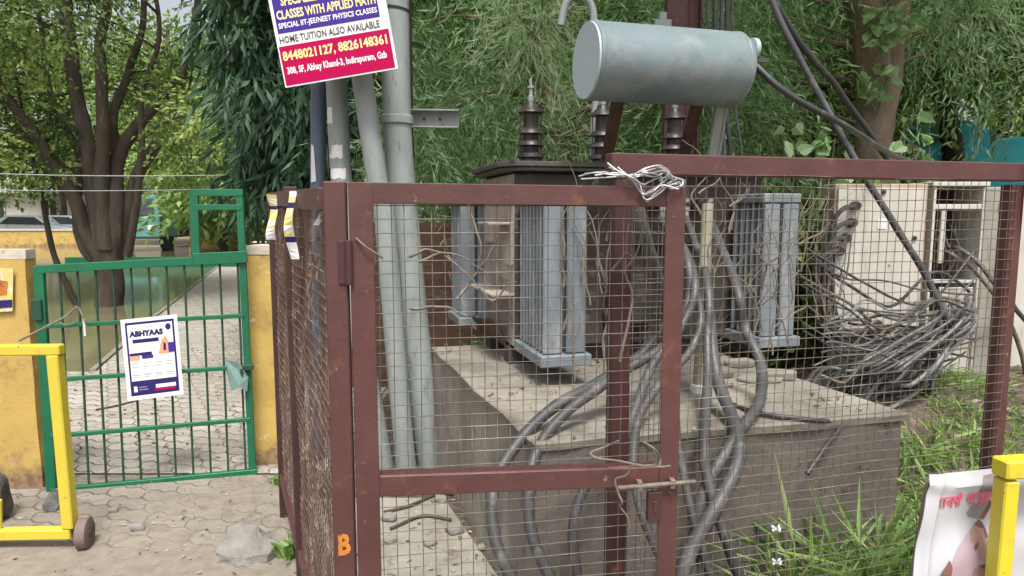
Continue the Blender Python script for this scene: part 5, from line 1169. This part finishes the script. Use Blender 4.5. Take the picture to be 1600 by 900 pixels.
# far trees beyond the park
for i, (px, Y, xr_, yr_, n, lab) in enumerate((
   (-60, 34, (-260, 70), (0, 290), 40, 'yellow green tree far beyond the ochre wall at the left edge'),
   (95, 42, (30, 180), (40, 270), 34, 'hazy far tree between the parked cars and the pale house'),
   (262, 33, (190, 300), (60, 285), 36, 'yellow green tree rising over the teal truck'),
   (345, 24, (300, 400), (150, 312), 40, 'bright lime bushy tree above the raised window frame of the green gate'),
   (430, 30, (385, 510), (-40, 250), 36, 'pale far tree beyond the drooping dark tree'),
   (560, 28, (490, 660), (-60, 290), 40, 'far tree filling the gap behind the grey poles'))):
    b = atz(px, Y, 0); limbs = [([b, at(px+4, 320, Y), at(px-3, 240, Y), at(px+3, 140, Y), at(px, 40, Y)], .22, .07)]
    tree('broadleaf_tree', lab, b, limbs, clumps_px(n, xr_, yr_, (Y-2, Y+2.5), (1.1, 1.9)), M['bark'], L6, .3, .16, 48, 6, .15, .7, twig=.03)
# shrubs behind the wall and cabinets
for i, (px, Y, w, lab) in enumerate(((850, 5.3, .4, 'dark shrub behind the rear radiator'), (960, 5.2, .7, 'dark shrub behind the middle of the transformer'), (1150, 5.2, .6, 'dark shrub under the vertical supply cables'),
        (1275, 4.75, .5, 'leafy shrub just left of the closed cream cabinet'), (1400, 5.3, .3, 'leafy shrub rising behind the two cream cabinets'))):
    b = atz(px, Y, 0); limbs = [([b, b+Vector((.05, 0, .5)), b+Vector((0, .05, 1.1))], .03, .012), ([b, b+Vector((-.2, .05, .5)), b+Vector((-.3, 0, 1.0))], .025, .01), ([b, b+Vector((.22, .0, .5)), b+Vector((.32, .05, 1.05))], .025, .01)]
    cl = [(b+Vector((random.uniform(-w, w), random.uniform(-.3, .3), random.uniform(.3, 1.55))), random.uniform(.2, .34)) for _ in range(22)]
    tree('shrub', lab, b, limbs, cl, M['bark_dark'], L5, .1, .045, 34, 5, .2, .8, cat='shrub', twig=.006)
# heart leaved sprigs on the tan trunk and by the fence
def sprig(name, label, base, stems, L, Wd, n, seed):
    random.seed(seed); th = thing(name, base, label, 'plant'); mb = MB(); lv = LV()
    for tip, r in stems:
        tip = Vector(tip); m_ = (Vector(base)+tip)/2+Vector((random.uniform(-.08, .08), random.uniform(-.05, .05), .06)); sp = smooth_path([base, m_, tip], 6); mb.tube(sp, [.008-.006*i/(len(sp)-1) for i in range(len(sp))], 6)
        for k in range(n):
            p = sp[random.randrange(len(sp)//2, len(sp))]; d = RNG.normal(size=(1, 3)); d[:, 2] -= .6; d[:, 1] -= .3
            lv.add(np.array([p+Vector((random.uniform(-r, r), random.uniform(-r, r), random.uniform(-r, r)))]), d, L*random.uniform(.7, 1.2), Wd*random.uniform(.7, 1.2), np.array([random.uniform(.3, 1)]), .12, .36)
    mb.build('stem', M['vine'], th); lv.heart('leaves', L4, th)
for i, (px, py, tips, lab) in enumerate(((1368, 60, [(1392, 22), (1375, 40), (1412, 10), (1370, 60), (1420, 50), (1362, 12), (1440, 18)], 'heart leaved sprig growing out of the upper tan trunk'),
        (1372, 180, [(1345, 120), (1355, 140), (1385, 70), (1392, 110)], 'small heart leaved sprig half way up the tan trunk'))):
    sprig('epiphyte_sprig', lab, at(px, py, 6.2), [(at(a, b_, 6.05), .05) for a, b_ in tips], .12, .09, 9, 30+i)
for i, (px, Y, tips, lab) in enumerate(((1250, 4.5, [(1225, 205), (1250, 185), (1288, 190), (1305, 215), (1262, 220), (1240, 228), (1285, 225), (1330, 230)], 'tall pale leaved sapling rising over the fence rail left of the tan trunk'),
        (1425, 4.85, [(1412, 195), (1432, 180), (1452, 190), (1440, 222), (1405, 230), (1425, 210)], 'tall pale leaved sapling rising over the fence rail right of the tan trunk'))):
    sprig('sapling', lab, atz(px, Y, 0), [(at(a, b_, Y), .05) for a, b_ in tips], .105, .085, 13, 40+i)
# low branch ends in the upper left corner and dry vines on mesh and tank
def vine(label, paths, Yv, r, seed, group):
    rr_ = random.Random(seed); mb = MB()
    for pts in paths:
        P = smooth_path([at(x, y, Yv+rr_.uniform(-.02, .02)) for x, y in pts], 6)
        P = [p+Vector((noise.noise(p*14), 0, noise.noise(p*14+Vector((3, 0, 0)))))*.014 for p in P]; mb.tube(P, [r*(1.25-1.05*i/len(P)) for i in range(len(P))], 5)
    tag(mb.build('dry_vine', M['vine'], None, at(*paths[0][0], Yv)), label, 'dry vine', group)
vine('dry tangled stems crossing in front of the rear radiator', [[(640, 400), (668, 392), (700, 402), (740, 440), (770, 452)], [(655, 410), (690, 396), (720, 400), (760, 430)], [(715, 470), (735, 440), (760, 400), (775, 380)], [(640, 480), (690, 480), (720, 490), (745, 515)], [(730, 300), (738, 340), (750, 380), (745, 420)], [(748, 450), (770, 470), (790, 446), (806, 440)]], 3.05, .0065, 1, None)
vine('dry stem climbing the mesh just left of the inner maroon post', [[(948, 640), (950, 520), (944, 440), (955, 360), (948, 315)], [(944, 440), (930, 390), (920, 360)], [(948, 380), (962, 340), (975, 325)]], 1.69, .0036, 2, None)
vine('dry branching stem climbing in front of the inner maroon post', [[(970, 560), (985, 470), (978, 400), (986, 350)], [(975, 420), (1000, 390), (1010, 350)], [(960, 420), (975, 395), (990, 400)]], 1.60, .0032, 3, None)
rv = random.Random(77)
for i in range(26):
    x = 1120+rv.uniform(-40, 160)+0; y = rv.uniform(300, 560); pts = [[(x, y+40), (x+rv.uniform(-12, 12), y), (x+rv.uniform(-22, 22), y-40), (x+rv.uniform(-30, 30), y-85)], [(x, y), (x+rv.uniform(10, 32), y-20), (x+rv.uniform(15, 45), y-38)]]
    vine('dry vine stem hanging in the tangle between the cables and the right radiator', pts, 2.84+rv.uniform(-.05, .1), rv.uniform(.0022, .0048), 100+i, 'dry vine stems on the transformer')
for i in range(22):
    x = 880+rv.uniform(0, 70); y = rv.uniform(330, 560); pts = [[(x, y+50), (x+rv.uniform(-10, 10), y), (x+rv.uniform(-22, 22), y-50), (x+rv.uniform(-26, 26), y-95)]]
    if i >= 12: x = 1285+rv.uniform(-10, 40); y = rv.uniform(340, 520); pts = [[(x, y+60), (x+rv.uniform(-14, 14), y), (x+rv.uniform(-25, 25), y-45), (x+rv.uniform(-30, 30), y-85)]]
    vine('dry vine stem hanging between the two front radiators' if i < 12 else 'dry vine stem hanging beside the closed cream cabinet', pts, 2.85 if i < 12 else 3.5, rv.uniform(.0025, .0045), 200+i, 'dry vine stems between the radiators' if i < 12 else 'dry vine stems by the cream cabinet')
for i in range(4):
    x0, y0 = [(438, 330), (486, 420), (492, 440), (500, 400)][i]; Yv = [2.75, 1.75, 1.72, 1.64][i]
    vine('pale dry tendril tangled in the long side panel mesh', [[(x0, y0-30), (x0+8, y0), (x0-4, y0+34), (x0+14, y0+70), (x0+4, y0+100)], [(x0, y0), (x0+14, y0-14), (x0+18, y0-30)]], Yv, .003, 300+i, 'dry tendrils on the side panel')

# ================================================================ GRASS, WEEDS, LITTER
def grass_at(lv, pts, h, w, lean=.45):
    P = np.array(pts); n = len(P); D = RNG.normal(size=(n, 3))*lean; D[:, 2] = 1
    s = RNG.uniform(.5, 1.2, n); v = RNG.uniform(0, 1, n)
    Dn = D/np.linalg.norm(D, axis=1, keepdims=True)
    lv.add(P, D, h*s*.6, w*s, v, .3, .5)
    T = P+Dn*(h*s*.52).reshape(-1, 1); D2 = D.copy(); D2[:, 2] *= .25; D2[:, :2] *= 1.6
    lv.add(T, D2, h*s*.55, w*s*.85, v, .3, .35)
def region(n, f):
    out = []
    while len(out) < n:
        p = f()
        if p is not None: out.append(p)
    return out
def on_plinth(x, y):
    d = Vector((x, y, 0))-Vector((c1.x, c1.y, 0)); e1 = Vector((c2.x-c1.x, c2.y-c1.y, 0)); e2 = Vector((c3.x-c1.x, c3.y-c1.y, 0))
    a, b = d.dot(e1)/e1.dot(e1), d.dot(e2)/e2.dot(e2); return -.02 < a < 1.02 and -.02 < b < 1.05
def f_right():
    x, y = random.uniform(1.35, 4.2), random.uniform(2.2, 3.9)
    dens = noise.noise(Vector((x*2.2, y*2.2, 1)))+.25
    if on_plinth(x, y) or random.random() > dens*2: return None
    return (x, y, max(0, hmound(x, y)-.005))
lv = LV(); random.seed(9)
grass_at(lv, region(3400, f_right), .15, .011, .6)
tag(lv.build('grass', GR), None, None, None, 'stuff')
def tuft(label, c, n, h, w, sp, seed, leafy=0):
    random.seed(seed); th = thing('grass_tuft', c, label, 'plant', None); lv = LV()
    grass_at(lv, [(c[0]+random.gauss(0, sp), c[1]+random.gauss(0, sp*.6), c[2]) for _ in range(n)], h, w, .42)
    lv.build('blades', GR, th)
for i, (px, Y, h, n, sp, lab) in enumerate(((1250, 2.12, .38, 90, .07, 'tall grass tuft at the plinth foot, leftmost of those right of the gate'), (1318, 2.18, .55, 120, .08, 'tallest grass tuft in front of the plinth face'), (1378, 2.24, .44, 100, .08, 'grass tuft in front of the plinth just left of its right corner'),
        (1425, 2.3, .36, 90, .07, 'grass tuft at the right corner of the plinth behind the banner edge'), (1455, 2.6, .42, 90, .08, 'grass tuft standing between the plinth corner and the banner top'), (1500, 2.95, .36, 80, .1, 'grass tuft growing below the open cream cabinet'), (1440, 3.2, .28, 80, .12, 'grass tuft in the shade of the cable heap'), (1210, 2.05, .25, 60, .05, 'short grass tuft beside the pale flower heads at the bottom edge'))):
    p = atz(px, Y, 0); tuft(lab, (p.x, p.y, max(0, hmound(p.x, p.y)-.01) if p.x > 1.35 and p.y > 2.5 else 0), int(n*1.2), h, .019, sp, 50+i)
p = gnd(462, 872); tuft('small green weed growing at the foot of the side panel', (p.x-.02, p.y, 0), 40, .12, .02, .03, 70)
p = gnd(432, 758); tuft('tiny weed at the crumbling foot of the narrow ochre pillar', (p.x, p.y, 0), 24, .06, .018, .03, 71)
p = atz(606, 1.62, 0); tuft('weed growing just inside the hinged side of the gate', (p.x, p.y, 0), 30, .16, .02, .03, 72)
for i, (px, py) in enumerate(((1213, 828), (1214, 880))):
    c_ = at(px, py, 2.07); mb = MB(); lv = LV(); th = thing('weed_flower', (c_.x, c_.y, 0), 'pale dried flower head on a stalk at the plinth foot', 'plant', 'pale flower heads at the plinth foot')
    mb.tube([(c_.x+.02, c_.y, 0), (c_.x, c_.y+.005, c_.z)], .0025, 5); mb.build('stalk', M['vine'], th)
    mb = MB(); 
    for k in range(9):
        a = k*.7; d = Vector((math.cos(a), math.sin(a)*.6, .4+.5*math.sin(a*3))); mb.tube([c_, c_+d*.012, c_+d*.017], [.002, .005, .001], 5)
    mb.build('petals', M['paper'], th)
# litter
lv = LV(); random.seed(4)
def litter(n, f, L):
    P = np.array(region(n, f)); D = RNG.normal(size=(n, 3)); D[:, 2] = np.abs(D[:, 2])*.12; P[:, 2] += .004
    lv.add(P, D, L*RNG.uniform(.5, 1.3, n), L*.5*RNG.uniform(.5, 1.2, n), RNG.uniform(0, 1, n), .15)
def f_path():
    x, y = random.uniform(-4.6, -1.1), random.uniform(3.8, 9)
    if x < -3.6 and y > 6: return None
    return (x, y, .012) if random.random() < .2+max(0, noise.noise(Vector((x*2, y*2, 0)))+.4*(x > -2.2)) else None
def f_in():
    x, y = random.uniform(-.9, 3.6), random.uniform(1.7, 4.6)
    return None if on_plinth(x, y) else (x, y, max(.006, hmound(x, y)+.012 if x > 1.35 and y > 2.55 else 0))
def f_pl():
    s_, t_ = random.random(), random.random(); p = c1.lerp(c2, s_)+(c3-c1)*t_
    return (p.x, p.y, PZ+.003) if random.random() < .25+noise.noise(p*4) else None
litter(900, f_path, .04); litter(1500, f_in, .045); litter(160, f_pl, .03)
litter(260, lambda: (random.uniform(-3.2, -.95), random.uniform(2.4, 3.7), .01), .022)
tag(lv.build('leaf_litter', DRY), None, None, None, 'stuff')
for i, pts in enumerate(([(150, 640), (190, 632), (222, 622), (245, 612)], [(600, 800), (640, 790), (690, 770), (730, 778)], [(610, 826), (660, 806), (705, 812)])):
    P = [gnd(x, y, .02) for x, y in pts]
    tag(MB().tube(smooth_path(P, 5), .007, 6).build('fallen_twig', M['bark'], None, P[0]), ('fallen twig lying on the pale path behind the green gate', 'fallen stick lying on the broken concrete inside the mesh gate, the rear one', 'fallen stick lying on the broken concrete inside the mesh gate, the front one')[i], 'twig')
# rubble heap on the broken concrete inside the gate
for i in range(14):
    px, py = random.uniform(600, 790), random.uniform(760, 860); s_ = random.uniform(.02, .06); p = gnd(px, py, .009)
    if on_plinth(p.x, p.y): continue
    lump('rubble_piece', p, (s_, s_*.8, s_*.4), M['rock'], 'broken piece of concrete lying on the floor inside the mesh gate', 'rubble', i*2.1, random.random()*3, sub=2)['group'] = 'broken concrete inside the gate'
# overhead wires across the park
for y0, y1, Yw, lab in ((258, 268, 8.0, 'upper thin wire stretched across the park in front of the big tree'), (292, 286, 9.0, 'lower thin wire stretched across the park in front of the big tree')):
    a_, b2 = at(-500, y0-10, Yw), at(700, y1, Yw); m_ = (a_+b2)/2-Vector((0, 0, .12)); tag(MB().tube(smooth_path([a_, m_, b2], 12), .007, 6).build('overhead_wire', M['galv'], None, a_), lab, 'wire')
for o in bpy.data.objects:
    if '_o' in o: del o['_o']
